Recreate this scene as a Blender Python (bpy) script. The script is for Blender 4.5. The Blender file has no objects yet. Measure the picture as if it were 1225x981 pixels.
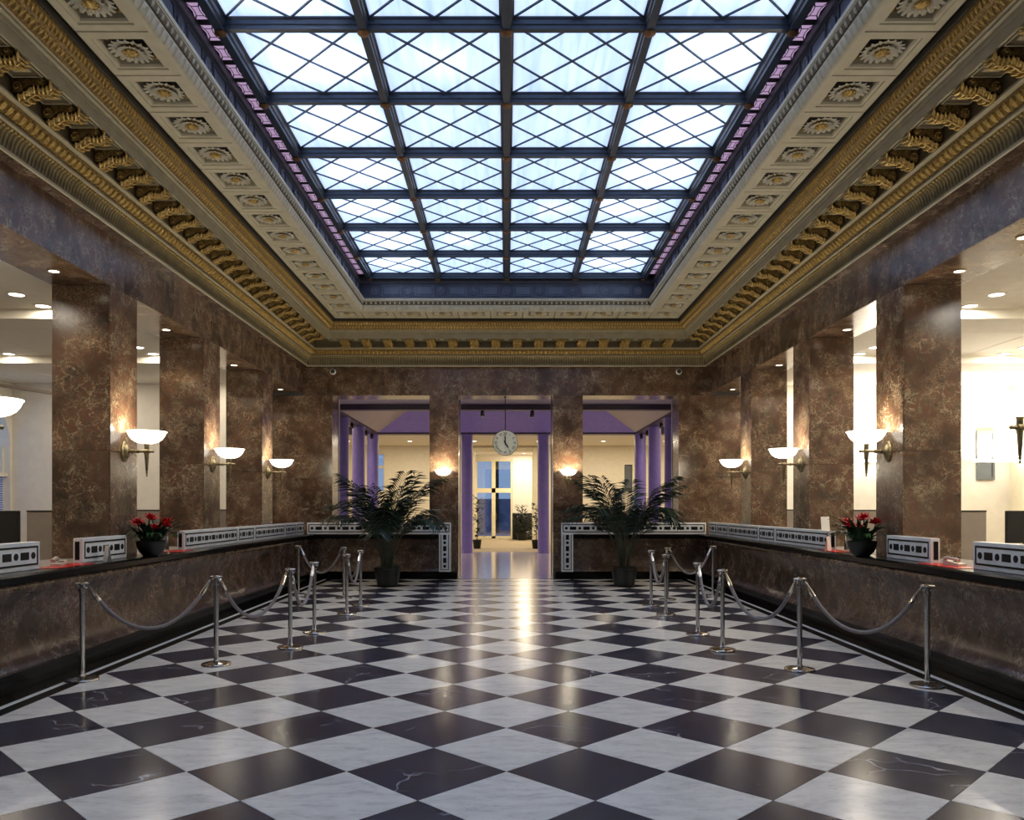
import bpy, math, random
from mathutils import Vector, Matrix
random.seed(7)
scene = bpy.context.scene
COL = scene.collection
PI = math.pi

# ------------------------------------------------------------------ camera, world, exposure
F_PX, HX, HY, EYE = 968.0, 606.0, 607.0, 1.65
cam_d = bpy.data.cameras.new('camera')
cam_d.sensor_width = 36.0
cam_d.sensor_fit = 'HORIZONTAL'
cam_d.lens = 36.0 * F_PX / 1225.0
cam_d.shift_x = (612.5 - HX) / 1225.0
cam_d.shift_y = (HY - 490.5) / 1225.0
cam_d.clip_start = 0.05
cam = bpy.data.objects.new('camera', cam_d)
COL.objects.link(cam)
cam.location = (0, 0, EYE)
cam.rotation_euler = (PI / 2, 0, 0)
scene.camera = cam

world = bpy.data.worlds.new('dusk_sky')
scene.world = world
world.use_nodes = True
bg = world.node_tree.nodes['Background']
bg.inputs[0].default_value = (0.33, 0.46, 0.74, 1)
bg.inputs[1].default_value = 0.72
vs = scene.view_settings
vs.view_transform = 'Standard'
vs.look = 'None'
vs.exposure = 0.33
vs.gamma = 1.0
vs.use_curve_mapping = False
try:
    scene.cycles.use_denoising = True
    scene.cycles.denoiser = 'OPENIMAGEDENOISE'
    scene.cycles.max_bounces = 8
    scene.cycles.diffuse_bounces = 4
    scene.cycles.sample_clamp_indirect = 6.0
    scene.cycles.caustics_reflective = False
    scene.cycles.caustics_refractive = False
except Exception:
    pass

SKY_GLOW = 0.37          # luminous laylight panes
PLENUM_W = 44.0          # lamps above the laylight
SCONCE_W = 42.0
OFFICE_W = {-1: 8.0, 1: 13.0}
HALL_W = 26.0

# ------------------------------------------------------------------ main dimensions
W = 4.74                 # side wall plane
YB, YF = 18.80, -2.45    # back and front wall planes
TH = 0.70                # wall thickness
Z_OPEN = 4.31
Z_WALL = 4.90
PIERS = [4.03, 7.03, 10.03, 13.03, 16.04]
PIER_W = 0.70

# ------------------------------------------------------------------ mesh helpers
class MB:
    def __init__(s):
        s.v, s.f = [], []
    def add(s, vs, fs):
        o = len(s.v)
        s.v += [tuple(p) for p in vs]
        s.f += [tuple(i + o for i in f) for f in fs]
        return s
    def box(s, x0, x1, y0, y1, z0, z1):
        if x0 > x1: x0, x1 = x1, x0
        if y0 > y1: y0, y1 = y1, y0
        if z0 > z1: z0, z1 = z1, z0
        v = [(x0,y0,z0),(x1,y0,z0),(x1,y1,z0),(x0,y1,z0),(x0,y0,z1),(x1,y0,z1),(x1,y1,z1),(x0,y1,z1)]
        f = [(0,3,2,1),(4,5,6,7),(0,1,5,4),(1,2,6,5),(2,3,7,6),(3,0,4,7)]
        return s.add(v, f)
    def bbox(s, x0, x1, y0, y1, z0, z1, b=0.008):
        """box with chamfered edges"""
        if x0 > x1: x0, x1 = x1, x0
        if y0 > y1: y0, y1 = y1, y0
        if z0 > z1: z0, z1 = z1, z0
        b = min(b, (x1-x0)/3, (y1-y0)/3, (z1-z0)/3)
        v, idx = [], {}
        for i, (xo, xi) in enumerate(((x0, x0+b), (x1, x1-b))):
            for j, (yo, yi) in enumerate(((y0, y0+b), (y1, y1-b))):
                for k, (zo, zi) in enumerate(((z0, z0+b), (z1, z1-b))):
                    for a, p in enumerate(((xo, yi, zi), (xi, yo, zi), (xi, yi, zo))):
                        idx[(i,j,k,a)] = len(v); v.append(p)
        f = []
        for i in (0,1):
            f.append([idx[(i,0,0,0)],idx[(i,1,0,0)],idx[(i,1,1,0)],idx[(i,0,1,0)]])
            f.append([idx[(0,i,0,1)],idx[(1,i,0,1)],idx[(1,i,1,1)],idx[(0,i,1,1)]])
            f.append([idx[(0,0,i,2)],idx[(1,0,i,2)],idx[(1,1,i,2)],idx[(0,1,i,2)]])
        for i in (0,1):
            for j in (0,1):
                f.append([idx[(i,j,0,0)],idx[(i,j,1,0)],idx[(i,j,1,1)],idx[(i,j,0,1)]])
                f.append([idx[(i,0,j,0)],idx[(i,1,j,0)],idx[(i,1,j,2)],idx[(i,0,j,2)]])
                f.append([idx[(0,i,j,1)],idx[(1,i,j,1)],idx[(1,i,j,2)],idx[(0,i,j,2)]])
                for k in (0,1):
                    f.append([idx[(i,j,k,0)],idx[(i,j,k,1)],idx[(i,j,k,2)]])
        return s.add(v, f)
    def extrude(s, poly, a0, a1, fn):
        n = len(poly)
        v = [fn(p[0], p[1], a0) for p in poly] + [fn(p[0], p[1], a1) for p in poly]
        f = [(i, (i+1) % n, (i+1) % n + n, i + n) for i in range(n)]
        f += [tuple(range(n-1, -1, -1)), tuple(range(n, 2*n))]
        return s.add(v, f)
    def lathe(s, prof, n=20, c=(0,0,0), M=None, sx=1.0, sy=1.0):
        v = []
        for r, z in prof:
            for i in range(n):
                a = 2*PI*i/n
                p = Vector((r*math.cos(a)*sx, r*math.sin(a)*sy, z))
                if M is not None: p = M @ p
                v.append((p[0]+c[0], p[1]+c[1], p[2]+c[2]))
        f = []
        for k in range(len(prof)-1):
            for i in range(n):
                j = (i+1) % n
                f.append((k*n+i, k*n+j, (k+1)*n+j, (k+1)*n+i))
        f.append(tuple(range(n-1, -1, -1)))
        f.append(tuple((len(prof)-1)*n + i for i in range(n)))
        return s.add(v, f)
    def tube(s, path, r, n=8):
        path = [Vector(p) for p in path]
        m = len(path)
        rs = r if isinstance(r, (list, tuple)) else [r]*m
        v = []
        up = Vector((0,0,1))
        for k in range(m):
            t = (path[min(k+1,m-1)] - path[max(k-1,0)])
            t = t.normalized() if t.length > 1e-9 else Vector((0,0,1))
            a = up if abs(t.dot(up)) < 0.95 else Vector((1,0,0))
            u = t.cross(a).normalized(); w = t.cross(u)
            for i in range(n):
                th = 2*PI*i/n
                v.append(path[k] + rs[k]*(math.cos(th)*u + math.sin(th)*w))
        f = []
        for k in range(m-1):
            for i in range(n):
                j = (i+1) % n
                f.append((k*n+i, k*n+j, (k+1)*n+j, (k+1)*n+i))
        f.append(tuple(range(n-1,-1,-1))); f.append(tuple((m-1)*n+i for i in range(n)))
        return s.add(v, f)
    def stamp(s, t, M):
        """append template MB transformed by M"""
        return s.add([tuple(M @ Vector(p)) for p in t.v], t.f)
    def mesh(s, name, mat, smooth=False):
        me = bpy.data.meshes.new(name)
        me.from_pydata(s.v, [], s.f)
        if mat is not None: me.materials.append(mat)
        if smooth:
            try:
                me.polygons.foreach_set('use_smooth', [True]*len(me.polygons))
                me.set_sharp_from_angle(angle=math.radians(38))
            except Exception:
                pass
        me.update()
        return me
    def build(s, name, mat, parent=None, smooth=False):
        return link(name, s.mesh(name, mat, smooth), parent)

def link(name, data, parent=None):
    o = bpy.data.objects.new(name, data)
    COL.objects.link(o)
    if parent is not None: o.parent = parent
    return o
def tag(o, label, cat=None, group=None, kind=None):
    if label: o['label'] = label
    if cat: o['category'] = cat
    if group: o['group'] = group
    if kind: o['kind'] = kind
    return o
def empty(name, loc=(0,0,0), rz=0.0):
    o = link(name, None)
    o.empty_display_size = 0.1
    o.location = loc; o.rotation_euler = (0,0,rz)
    return o
def struct(name, label=None, loc=(0,0,0)):
    return tag(empty(name, loc), label, kind='structure')
def copy_tree(o, parent=None):
    c = o.copy(); COL.objects.link(c)
    if parent is not None: c.parent = parent
    for ch in list(o.children): copy_tree(ch, c)
    return c
ORD = ['nearest the camera', 'second from the camera', 'third from the camera', 'fourth from the camera',
       'fifth from the camera', 'sixth from the camera', 'seventh from the camera', 'eighth from the camera',
       'ninth from the camera', 'tenth from the camera', 'eleventh from the camera', 'twelfth from the camera']
def side(sx): return 'left' if sx < 0 else 'right'

# ------------------------------------------------------------------ materials
def new_mat(name):
    m = bpy.data.materials.new(name); m.use_nodes = True
    nt = m.node_tree
    return m, nt, nt.nodes['Principled BSDF']
def rgb(r, g, b):
    f = lambda c: ((c/255.0 + 0.055)/1.055)**2.4 if c > 10 else c/255.0/12.92
    return (f(r), f(g), f(b), 1.0)
def plain(name, col, rough=0.5, metal=0.0, noise=0.06, nscale=6.0, spec=None, bump=0.0, bscale=40.0):
    m, nt, b = new_mat(name)
    b.inputs['Roughness'].default_value = rough
    b.inputs['Metallic'].default_value = metal
    if spec is not None: b.inputs['Specular IOR Level'].default_value = spec
    n = nt.nodes.new('ShaderNodeTexNoise'); n.inputs['Scale'].default_value = nscale; n.inputs['Detail'].default_value = 4
    g = nt.nodes.new('ShaderNodeNewGeometry')
    nt.links.new(g.outputs['Position'], n.inputs['Vector'])
    r = nt.nodes.new('ShaderNodeValToRGB')
    c0 = tuple(max(0, c*(1-noise*2)) for c in col[:3]) + (1,)
    c1 = tuple(min(1, c*(1+noise*2)) for c in col[:3]) + (1,)
    r.color_ramp.elements[0].position = 0.3; r.color_ramp.elements[0].color = c0
    r.color_ramp.elements[1].position = 0.7; r.color_ramp.elements[1].color = c1
    nt.links.new(n.outputs['Fac'], r.inputs['Fac'])
    nt.links.new(r.outputs['Color'], b.inputs['Base Color'])
    if bump:
        n2 = nt.nodes.new('ShaderNodeTexNoise'); n2.inputs['Scale'].default_value = bscale; n2.inputs['Detail'].default_value = 3
        nt.links.new(g.outputs['Position'], n2.inputs['Vector'])
        bp = nt.nodes.new('ShaderNodeBump'); bp.inputs['Strength'].default_value = bump; bp.inputs['Distance'].default_value = 0.01
        nt.links.new(n2.outputs['Fac'], bp.inputs['Height'])
        nt.links.new(bp.outputs['Normal'], b.inputs['Normal'])
    return m
def glow(name, col, strength, base=(0.8,0.8,0.8,1)):
    m, nt, b = new_mat(name)
    b.inputs['Base Color'].default_value = base
    b.inputs['Emission Color'].default_value = col
    b.inputs['Emission Strength'].default_value = strength
    return m
def ramp(nt, stops):
    r = nt.nodes.new('ShaderNodeValToRGB')
    e = r.color_ramp.elements
    while len(e) < len(stops): e.new(0.5)
    for el, (p, c) in zip(e, stops):
        el.position = p; el.color = c
    return r
def vadd(nt, a, b, op='ADD'):
    n = nt.nodes.new('ShaderNodeVectorMath'); n.operation = op
    nt.links.new(a, n.inputs[0])
    if isinstance(b, (tuple, list)): n.inputs[1].default_value = b
    else: nt.links.new(b, n.inputs[1])
    return n.outputs[0]
def seeded_pos(nt, scale=(1,1,1), rnd=True):
    g = nt.nodes.new('ShaderNodeNewGeometry')
    p = g.outputs['Position']
    if rnd:
        oi = nt.nodes.new('ShaderNodeObjectInfo')
        cx = nt.nodes.new('ShaderNodeCombineXYZ')
        mu = nt.nodes.new('ShaderNodeMath'); mu.operation = 'MULTIPLY'; mu.inputs[1].default_value = 61.0
        nt.links.new(oi.outputs['Random'], mu.inputs[0])
        for i in range(3): nt.links.new(mu.outputs[0], cx.inputs[i])
        p = vadd(nt, p, cx.outputs[0])
    if scale != (1,1,1): p = vadd(nt, p, scale, 'MULTIPLY')
    return p
def noise(nt, vec, scale, detail=4, rough=0.5, dist=0.0):
    n = nt.nodes.new('ShaderNodeTexNoise')
    n.inputs['Scale'].default_value = scale; n.inputs['Detail'].default_value = detail
    n.inputs['Roughness'].default_value = rough; n.inputs['Distortion'].default_value = dist
    nt.links.new(vec, n.inputs['Vector'])
    return n
def mixc(nt, fac, a, b):
    m = nt.nodes.new('ShaderNodeMix'); m.data_type = 'RGBA'
    if isinstance(fac, float): m.inputs[0].default_value = fac
    else: nt.links.new(fac, m.inputs[0])
    for i, c in ((6, a), (7, b)):
        if isinstance(c, tuple): m.inputs[i].default_value = c
        else: nt.links.new(c, m.inputs[i])
    return m.outputs[2]
def mathn(nt, op, a, b):
    m = nt.nodes.new('ShaderNodeMath'); m.operation = op
    for i, c in ((0, a), (1, b)):
        if isinstance(c, (int, float)): m.inputs[i].default_value = c
        else: nt.links.new(c, m.inputs[i])
    return m.outputs[0]

def breccia(name, dark, mid, red, tan, cream, rough=0.16, vein=0.75, scale=1.0):
    m, nt, b = new_mat(name)
    p = seeded_pos(nt)
    d = noise(nt, p, 3.0*scale, 5, 0.6)
    off = vadd(nt, vadd(nt, d.outputs['Color'], (0.5,0.5,0.5), 'SUBTRACT'), (0.45,0.45,0.45), 'MULTIPLY')
    q = vadd(nt, p, off)
    n1 = noise(nt, q, 7.5*scale, 10, 0.70)
    r1 = ramp(nt, [(0.30, dark), (0.42, mid), (0.50, red), (0.57, mid), (0.70, tan)])
    nt.links.new(n1.outputs['Fac'], r1.inputs['Fac'])
    big = noise(nt, p, 1.3*scale, 4, 0.55)
    r2 = ramp(nt, [(0.34, (0.50,0.48,0.46,1)), (0.50, (0.95,0.92,0.90,1)), (0.66, (1.35,1.36,1.34,1))])
    nt.links.new(big.outputs['Fac'], r2.inputs['Fac'])
    mul = nt.nodes.new('ShaderNodeMix'); mul.data_type = 'RGBA'; mul.blend_type = 'MULTIPLY'; mul.inputs[0].default_value = 1.0
    nt.links.new(r1.outputs['Color'], mul.inputs[6]); nt.links.new(r2.outputs['Color'], mul.inputs[7])
    col = mul.outputs[2]
    for sc, wd, st, ms, lo, hi in ((6.0*scale, 0.040, vein, 2.6, 0.46, 0.60), (14.0*scale, 0.07, vein*0.85, 3.9, 0.45, 0.62)):
        d2 = noise(nt, q, sc*1.1, 4, 0.65)
        off2 = vadd(nt, vadd(nt, d2.outputs['Color'], (0.5,0.5,0.5), 'SUBTRACT'), (0.30,0.30,0.30), 'MULTIPLY')
        vo = nt.nodes.new('ShaderNodeTexVoronoi'); vo.feature = 'DISTANCE_TO_EDGE'; vo.inputs['Scale'].default_value = sc
        nt.links.new(vadd(nt, q, off2), vo.inputs['Vector'])
        rv = ramp(nt, [(0.0, (1,1,1,1)), (wd, (0,0,0,1))])
        nt.links.new(vo.outputs['Distance'], rv.inputs['Fac'])
        msk = noise(nt, p, ms*scale, 3, 0.5)
        rm = ramp(nt, [(lo, (0,0,0,1)), (hi, (1,1,1,1))])
        nt.links.new(msk.outputs['Fac'], rm.inputs['Fac'])
        fac = mathn(nt, 'MULTIPLY', mathn(nt, 'MULTIPLY', rv.outputs['Color'], rm.outputs['Color']), st)
        col = mixc(nt, fac, col, cream)
    nt.links.new(col, b.inputs['Base Color'])
    b.inputs['Roughness'].default_value = rough
    return m

M = {}
M['marble'] = breccia('breccia_marble', rgb(42,33,26), rgb(84,69,54), rgb(97,65,48), rgb(130,115,91), rgb(188,170,138), rough=0.2)
M['marble_counter'] = breccia('counter_marble', rgb(34,27,22), rgb(72,58,47), rgb(80,54,42), rgb(112,98,82), rgb(176,158,136), rough=0.26, vein=0.6)
def light_tile():
    m, nt, b = new_mat('light_marble_tile')
    p = seeded_pos(nt)
    d = noise(nt, p, 1.6, 4, 0.55)
    off = vadd(nt, vadd(nt, d.outputs['Color'], (0.5,0.5,0.5), 'SUBTRACT'), (0.5,0.35,0.0), 'MULTIPLY')
    q = vadd(nt, vadd(nt, p, off), (1.6, 5.0, 1.0), 'MULTIPLY')
    n1 = noise(nt, q, 2.2, 9, 0.70)
    r1 = ramp(nt, [(0.26, rgb(190,188,182)), (0.46, rgb(228,225,215)), (0.62, rgb(242,239,229)), (0.80, rgb(212,209,202))])
    nt.links.new(n1.outputs['Fac'], r1.inputs['Fac'])
    n2 = noise(nt, vadd(nt, p, (3.0,12.0,1.0), 'MULTIPLY'), 4.0, 5, 0.7)
    r2 = ramp(nt, [(0.58, (0,0,0,1)), (0.74, (0.6,0.6,0.6,1))])
    nt.links.new(n2.outputs['Fac'], r2.inputs['Fac'])
    col = mixc(nt, r2.outputs['Color'], r1.outputs['Color'], rgb(112,114,120))
    nt.links.new(col, b.inputs['Base Color'])
    b.inputs['Roughness'].default_value = 0.21
    return m
def dark_tile():
    m, nt, b = new_mat('dark_marble_tile')
    p = seeded_pos(nt)
    n1 = noise(nt, p, 5.0, 6, 0.6)
    r1 = ramp(nt, [(0.3, rgb(36,39,54)), (0.6, rgb(50,53,71)), (0.8, rgb(68,71,86))])
    nt.links.new(n1.outputs['Fac'], r1.inputs['Fac'])
    d = noise(nt, p, 1.2, 4, 0.6)
    off = vadd(nt, vadd(nt, d.outputs['Color'], (0.5,0.5,0.5), 'SUBTRACT'), (0.9,0.9,0.0), 'MULTIPLY')
    vo = nt.nodes.new('ShaderNodeTexVoronoi'); vo.feature = 'DISTANCE_TO_EDGE'; vo.inputs['Scale'].default_value = 1.1
    nt.links.new(vadd(nt, vadd(nt, p, off), (1.0,2.2,1.0), 'MULTIPLY'), vo.inputs['Vector'])
    rv = ramp(nt, [(0.0, (1,1,1,1)), (0.012, (0,0,0,1))]); nt.links.new(vo.outputs['Distance'], rv.inputs['Fac'])
    mk = noise(nt, p, 1.7, 3, 0.5)
    rm = ramp(nt, [(0.53, (0,0,0,1)), (0.62, (1,1,1,1))]); nt.links.new(mk.outputs['Fac'], rm.inputs['Fac'])
    sp = noise(nt, p, 26.0, 3, 0.6)
    rs = ramp(nt, [(0.69, (0,0,0,1)), (0.76, (0.6,0.6,0.6,1))]); nt.links.new(sp.outputs['Fac'], rs.inputs['Fac'])
    fac = mathn(nt, 'MULTIPLY', rv.outputs['Color'], rm.outputs['Color'])
    fac = mathn(nt, 'MAXIMUM', mathn(nt, 'MULTIPLY', fac, 0.8), mathn(nt, 'MULTIPLY', rs.outputs['Color'], 0.4))
    col = mixc(nt, fac, r1.outputs['Color'], rgb(190,190,195))
    nt.links.new(col, b.inputs['Base Color'])
    b.inputs['Roughness'].default_value = 0.20
    return m
M['tile_light'] = light_tile()
M['tile_dark'] = dark_tile()
M['black'] = plain('black_stone', rgb(9,11,12), 0.2, noise=0.2, spec=0.2)
M['white_stone'] = plain('white_stone', rgb(228,228,222), 0.35, noise=0.04)
M['inlay'] = plain('black_inlay', rgb(13,14,15), 0.45, noise=0.1, spec=0.2)
M['grout'] = plain('grout', rgb(70,70,72), 0.6)
M['plaster'] = plain('stone_plaster', rgb(160,150,124), 0.55, noise=0.05)
M['plaster_pale'] = plain('pale_plaster', rgb(186,178,154), 0.5, noise=0.04)
M['flute'] = plain('flute_ochre', rgb(124,108,70), 0.5, noise=0.08)
M['plaster_dark'] = plain('olive_plaster', rgb(92,80,56), 0.55, noise=0.08)
M['recess'] = plain('recess_shade', rgb(46,40,32), 0.6, noise=0.1)  # darkened to hold the shade deep in the coffers and the gap
M['gold'] = plain('gilding', rgb(178,148,84), 0.38, metal=0.5, noise=0.16, nscale=30, bump=0.5, bscale=60)
M['gold_dark'] = plain('old_gilding', rgb(132,106,58), 0.42, metal=0.4, noise=0.25, nscale=45, bump=0.9, bscale=70)
M['petal'] = plain('petal_plaster', rgb(196,190,172), 0.55, noise=0.05)
M['steel_blue'] = plain('painted_steel', rgb(58,68,84), 0.4, metal=0.2, noise=0.08)
M['well'] = plain('well_paint', rgb(66,72,90), 0.45, noise=0.1)
M['well_trim'] = plain('well_trim_paint', rgb(84,92,112), 0.4, noise=0.06)
M['fret'] = plain('dark_fret', rgb(34,28,40), 0.5)
M['boss'] = plain('boss_bronze', rgb(128,88,52), 0.45, metal=0.4, noise=0.15)
M['chrome'] = plain('chrome', rgb(205,203,198), 0.12, metal=1.0, noise=0.02)
M['rope'] = plain('velvet_rope', rgb(128,122,122), 0.8, noise=0.12, nscale=60, bump=0.6, bscale=200)
M['brass'] = plain('aged_brass', rgb(140,128,98), 0.3, metal=0.9, noise=0.15, nscale=25, bump=0.3, bscale=90)
M['bowl_glass'] = glow('bowl_glass', (1.0, 0.90, 0.74, 1), 3.2)
M['lens'] = glow('downlight_lens', (1.0, 0.86, 0.66, 1), 9.0)
M['lens_white'] = glow('ceiling_light_lens', (1.0, 0.95, 0.88, 1), 5.0)
M['spot_lens'] = glow('spot_lens', (1.0, 0.80, 0.70, 1), 14.0)
M['cream'] = plain('cream_wall', rgb(228,219,192), 0.7, noise=0.02)
M['white_wall'] = plain('white_wall', rgb(232,226,214), 0.7, noise=0.02)
M['office_ceiling'] = plain('office_ceiling', rgb(225,220,206), 0.6, noise=0.02)
M['office_carpet'] = plain('office_carpet', rgb(112,104,96), 0.9, noise=0.08, nscale=30)
M['screen_grey'] = plain('screen_fabric', rgb(142,132,122), 0.85, noise=0.04)
M['purple'] = plain('purple_paint_and_light', rgb(136,122,196), 0.32, noise=0.04)  # column paint; on the tent it holds the purple lighting as colour
M['lilac'] = plain('lilac_paint', rgb(150,142,160), 0.5, noise=0.04)
M['beam_dark'] = plain('shaded_violet_paint', rgb(64,54,74), 0.45, noise=0.06)  # dark tone holds the shade on the front beam's face
M['tent_grey'] = plain('lamplit_tent_grey', rgb(168,158,148), 0.55, noise=0.03)  # tent side faces, with the warm spotlighting put into the colour
M['hall_floor'] = plain('pale_polished_floor', rgb(226,218,236), 0.12, noise=0.04)
M['carpet'] = plain('beige_carpet', rgb(160,146,120), 0.95, noise=0.06, nscale=30)
M['door_frame'] = plain('cream_door_frame', rgb(232,222,186), 0.4, noise=0.02)
M['leaf'] = plain('palm_leaf', rgb(22,42,28), 0.38, noise=0.2, nscale=8)
M['leaf_bright'] = plain('strap_leaf', rgb(40,78,40), 0.35, noise=0.2, nscale=10)
M['leaf_dark'] = plain('dark_leaf', rgb(26,52,30), 0.4, noise=0.2, nscale=10)
M['stem'] = plain('palm_stem', rgb(46,54,34), 0.5, noise=0.15)
M['pot'] = plain('black_pot', rgb(16,20,20), 0.4, noise=0.1)
M['soil'] = plain('soil', rgb(44,32,24), 0.95, noise=0.2, nscale=40)
M['red'] = plain('red_petal', rgb(196,24,34), 0.4, noise=0.12, nscale=20)
M['red_mat'] = plain('red_mat', rgb(214,40,34), 0.25, noise=0.04)
M['paper'] = plain('paper', rgb(226,222,214), 0.6, noise=0.02)
M['plastic_black'] = plain('black_plastic', rgb(20,22,24), 0.35, noise=0.05)
M['plastic_cream'] = plain('cream_plastic', rgb(196,184,164), 0.4, noise=0.04)
M['dial'] = plain('clock_dial', rgb(200,200,184), 0.5, noise=0.02)
M['clock_black'] = plain('clock_black', rgb(22,22,20), 0.45, noise=0.05)
M['photo'] = plain('photo_print', rgb(90,92,110), 0.3, noise=0.25, nscale=18)
M['blind'] = plain('blue_blind', rgb(120,124,196), 0.6, noise=0.04)
M['wood'] = plain('tan_wood', rgb(160,120,70), 0.5, noise=0.12)
M['facade'] = plain('facade_stone', rgb(120,130,160), 0.8, noise=0.15, nscale=2)
M['window_grey'] = plain('grey_window_frame', rgb(100,106,108), 0.4, noise=0.04)

def pane_mat():
    m, nt, b = new_mat('frosted_laylight_glass')
    nt.nodes.remove(b)
    out = nt.nodes['Material Output']
    p = seeded_pos(nt, rnd=True)
    st = noise(nt, vadd(nt, p, (14.0, 0.8, 1.0), 'MULTIPLY'), 1.0, 5, 0.6)
    rs = ramp(nt, [(0.25, (0.66,0.74,0.94,1)), (0.5, (0.80,0.87,1.0,1)), (0.78, (0.96,0.97,1.0,1))])
    nt.links.new(st.outputs['Fac'], rs.inputs['Fac'])
    em = nt.nodes.new('ShaderNodeEmission'); em.inputs[1].default_value = SKY_GLOW
    em.inputs[0].default_value = (0.60, 0.72, 1.0, 1)
    tr = nt.nodes.new('ShaderNodeBsdfTranslucent')
    nt.links.new(rs.outputs['Color'], tr.inputs[0])
    gl = nt.nodes.new('ShaderNodeBsdfGlossy'); gl.inputs['Roughness'].default_value = 0.25
    mx = nt.nodes.new('ShaderNodeMixShader'); mx.inputs[0].default_value = 0.06
    nt.links.new(tr.outputs[0], mx.inputs[1]); nt.links.new(gl.outputs[0], mx.inputs[2])
    mul = nt.nodes.new('ShaderNodeMix'); mul.data_type = 'RGBA'; mul.blend_type = 'MULTIPLY'; mul.inputs[0].default_value = 1.0
    mul.inputs[7].default_value = (0.84, 0.92, 1.0, 1)
    nt.links.new(rs.outputs['Color'], mul.inputs[6]); nt.links.new(mul.outputs[2], em.inputs[0])
    ad = nt.nodes.new('ShaderNodeAddShader')
    nt.links.new(mx.outputs[0], ad.inputs[0]); nt.links.new(em.outputs[0], ad.inputs[1])
    nt.links.new(ad.outputs[0], out.inputs['Surface'])
    return m
M['pane'] = pane_mat()
M['pink_glass'] = glow('pink_glass', (0.85, 0.58, 0.92, 1), 0.36, base=(0.5,0.3,0.5,1))
def clear_glass():
    m, nt, b = new_mat('clear_glass')
    nt.nodes.remove(b)
    t = nt.nodes.new('ShaderNodeBsdfTransparent'); t.inputs[0].default_value = (0.9,0.95,0.97,1)
    g = nt.nodes.new('ShaderNodeBsdfGlossy'); g.inputs['Roughness'].default_value = 0.03
    x = nt.nodes.new('ShaderNodeMixShader'); x.inputs[0].default_value = 0.12
    nt.links.new(t.outputs[0], x.inputs[1]); nt.links.new(g.outputs[0], x.inputs[2])
    nt.links.new(x.outputs[0], nt.nodes['Material Output'].inputs['Surface'])
    return m
M['glass'] = clear_glass()

def lamp(name, kind, loc, power, col, parent=None, size=0.1, rot=None, spot=None, blend=0.4):
    d = bpy.data.lights.new(name, kind)
    d.energy = power; d.color = col
    if kind == 'AREA': d.shape = 'DISK'; d.size = size
    else: d.shadow_soft_size = size
    if spot: d.spot_size = spot; d.spot_blend = blend
    o = link(name, d, parent)
    o.location = loc
    if rot: o.rotation_euler = rot
    return o
WARM = (1.0, 0.79, 0.50)
NEUT = (1.0, 0.90, 0.76)

# ================================================================== FLOOR
floor = struct('floor', 'checkerboard floor of dark and light polished marble tiles')
MB().box(-W, W, YF, YB + TH, -0.12, -0.006).build('screed', M['grout'], floor)
TY0 = 0.055
G = 0.0025
tile_me = {}
def tile_mesh(kind, mat):
    h = 0.5 - G*1.4
    poly = {'full': [(0,-h),(h,0),(0,h),(-h,0)], 'left': [(0.003,-h),(h,0),(0.003,h)], 'right': [(-0.003,-h),(-0.003,h),(-h,0)],
            'back': [(0,-h),(h,-0.003),(-h,-0.003)], 'front': [(h,0.003),(0,h),(-h,0.003)]}[kind]
    key = (kind, mat)
    if key not in tile_me:
        tile_me[key] = MB().extrude(poly, -0.006, 0.0, lambda a, b, c: (a, b, c)).mesh('tile', M[mat])
    return tile_me[key]
Y_T0, Y_T1 = -2.445, 18.555
tiles = []
i = -8
for i in range(-8, 9):
    for j in range(0, 43):
        if (i + j) % 2: continue
        x = i*0.5; y = Y_T0 + j*0.5
        # light where x integer-aligned column contains centre (0, 5.555)
        lightt = (i % 2 == 0)
        kind = 'full'
        if i == -8: kind = 'left'
        elif i == 8: kind = 'right'
        if j == 0: kind = 'front' if kind == 'full' else None
        if j == 42: kind = 'back' if kind == 'full' else None
        if kind is None: continue
        tiles.append((x, y, kind, 'tile_light' if lightt else 'tile_dark'))
tiles.sort(key=lambda t: (t[1] < 3.4, t[1]))
nd = {'tile_light': 0, 'tile_dark': 0}
rest = {'tile_light': MB(), 'tile_dark': MB()}
for x, y, kind, mt in tiles:
    if y >= 3.4 or y > 2.4 and nd['tile_light'] + nd['tile_dark'] < 298:
        nd[mt] += 1
        o = link('light_tile' if mt == 'tile_light' else 'dark_tile', tile_mesh(kind, mt), floor)
        o.location = (x, y, 0)
    else:
        t = MB(); t.v = [tuple(v.co) for v in tile_mesh(kind, mt).vertices]; t.f = [tuple(p.vertices) for p in tile_mesh(kind, mt).polygons]
        rest[mt].stamp(t, Matrix.Translation((x, y, 0)))
for mt, m in rest.items():
    tag(m.build('tile_field', M[mt], floor), None, kind='stuff')
for sx in (-1, 1):
    MB().box(sx*4.003, sx*4.128, YF, 18.555, -0.006, 0.0).build('black_band', M['black'], floor)
    MB().box(sx*4.131, sx*4.189, YF, 18.555, -0.006, 0.0).build('white_band', M['white_stone'], floor)
    MB().box(sx*4.192, sx*4.45, YF, 18.72, -0.006, 0.0).build('black_band', M['black'], floor)
MB().box(-4.19, 4.19, 18.558, 18.75, -0.006, 0.0).build('black_band', M['black'], floor)
MB().box(-1.12, 1.08, 18.752, YB + TH, -0.006, 0.001).build('threshold', M['hall_floor'], floor)

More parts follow.
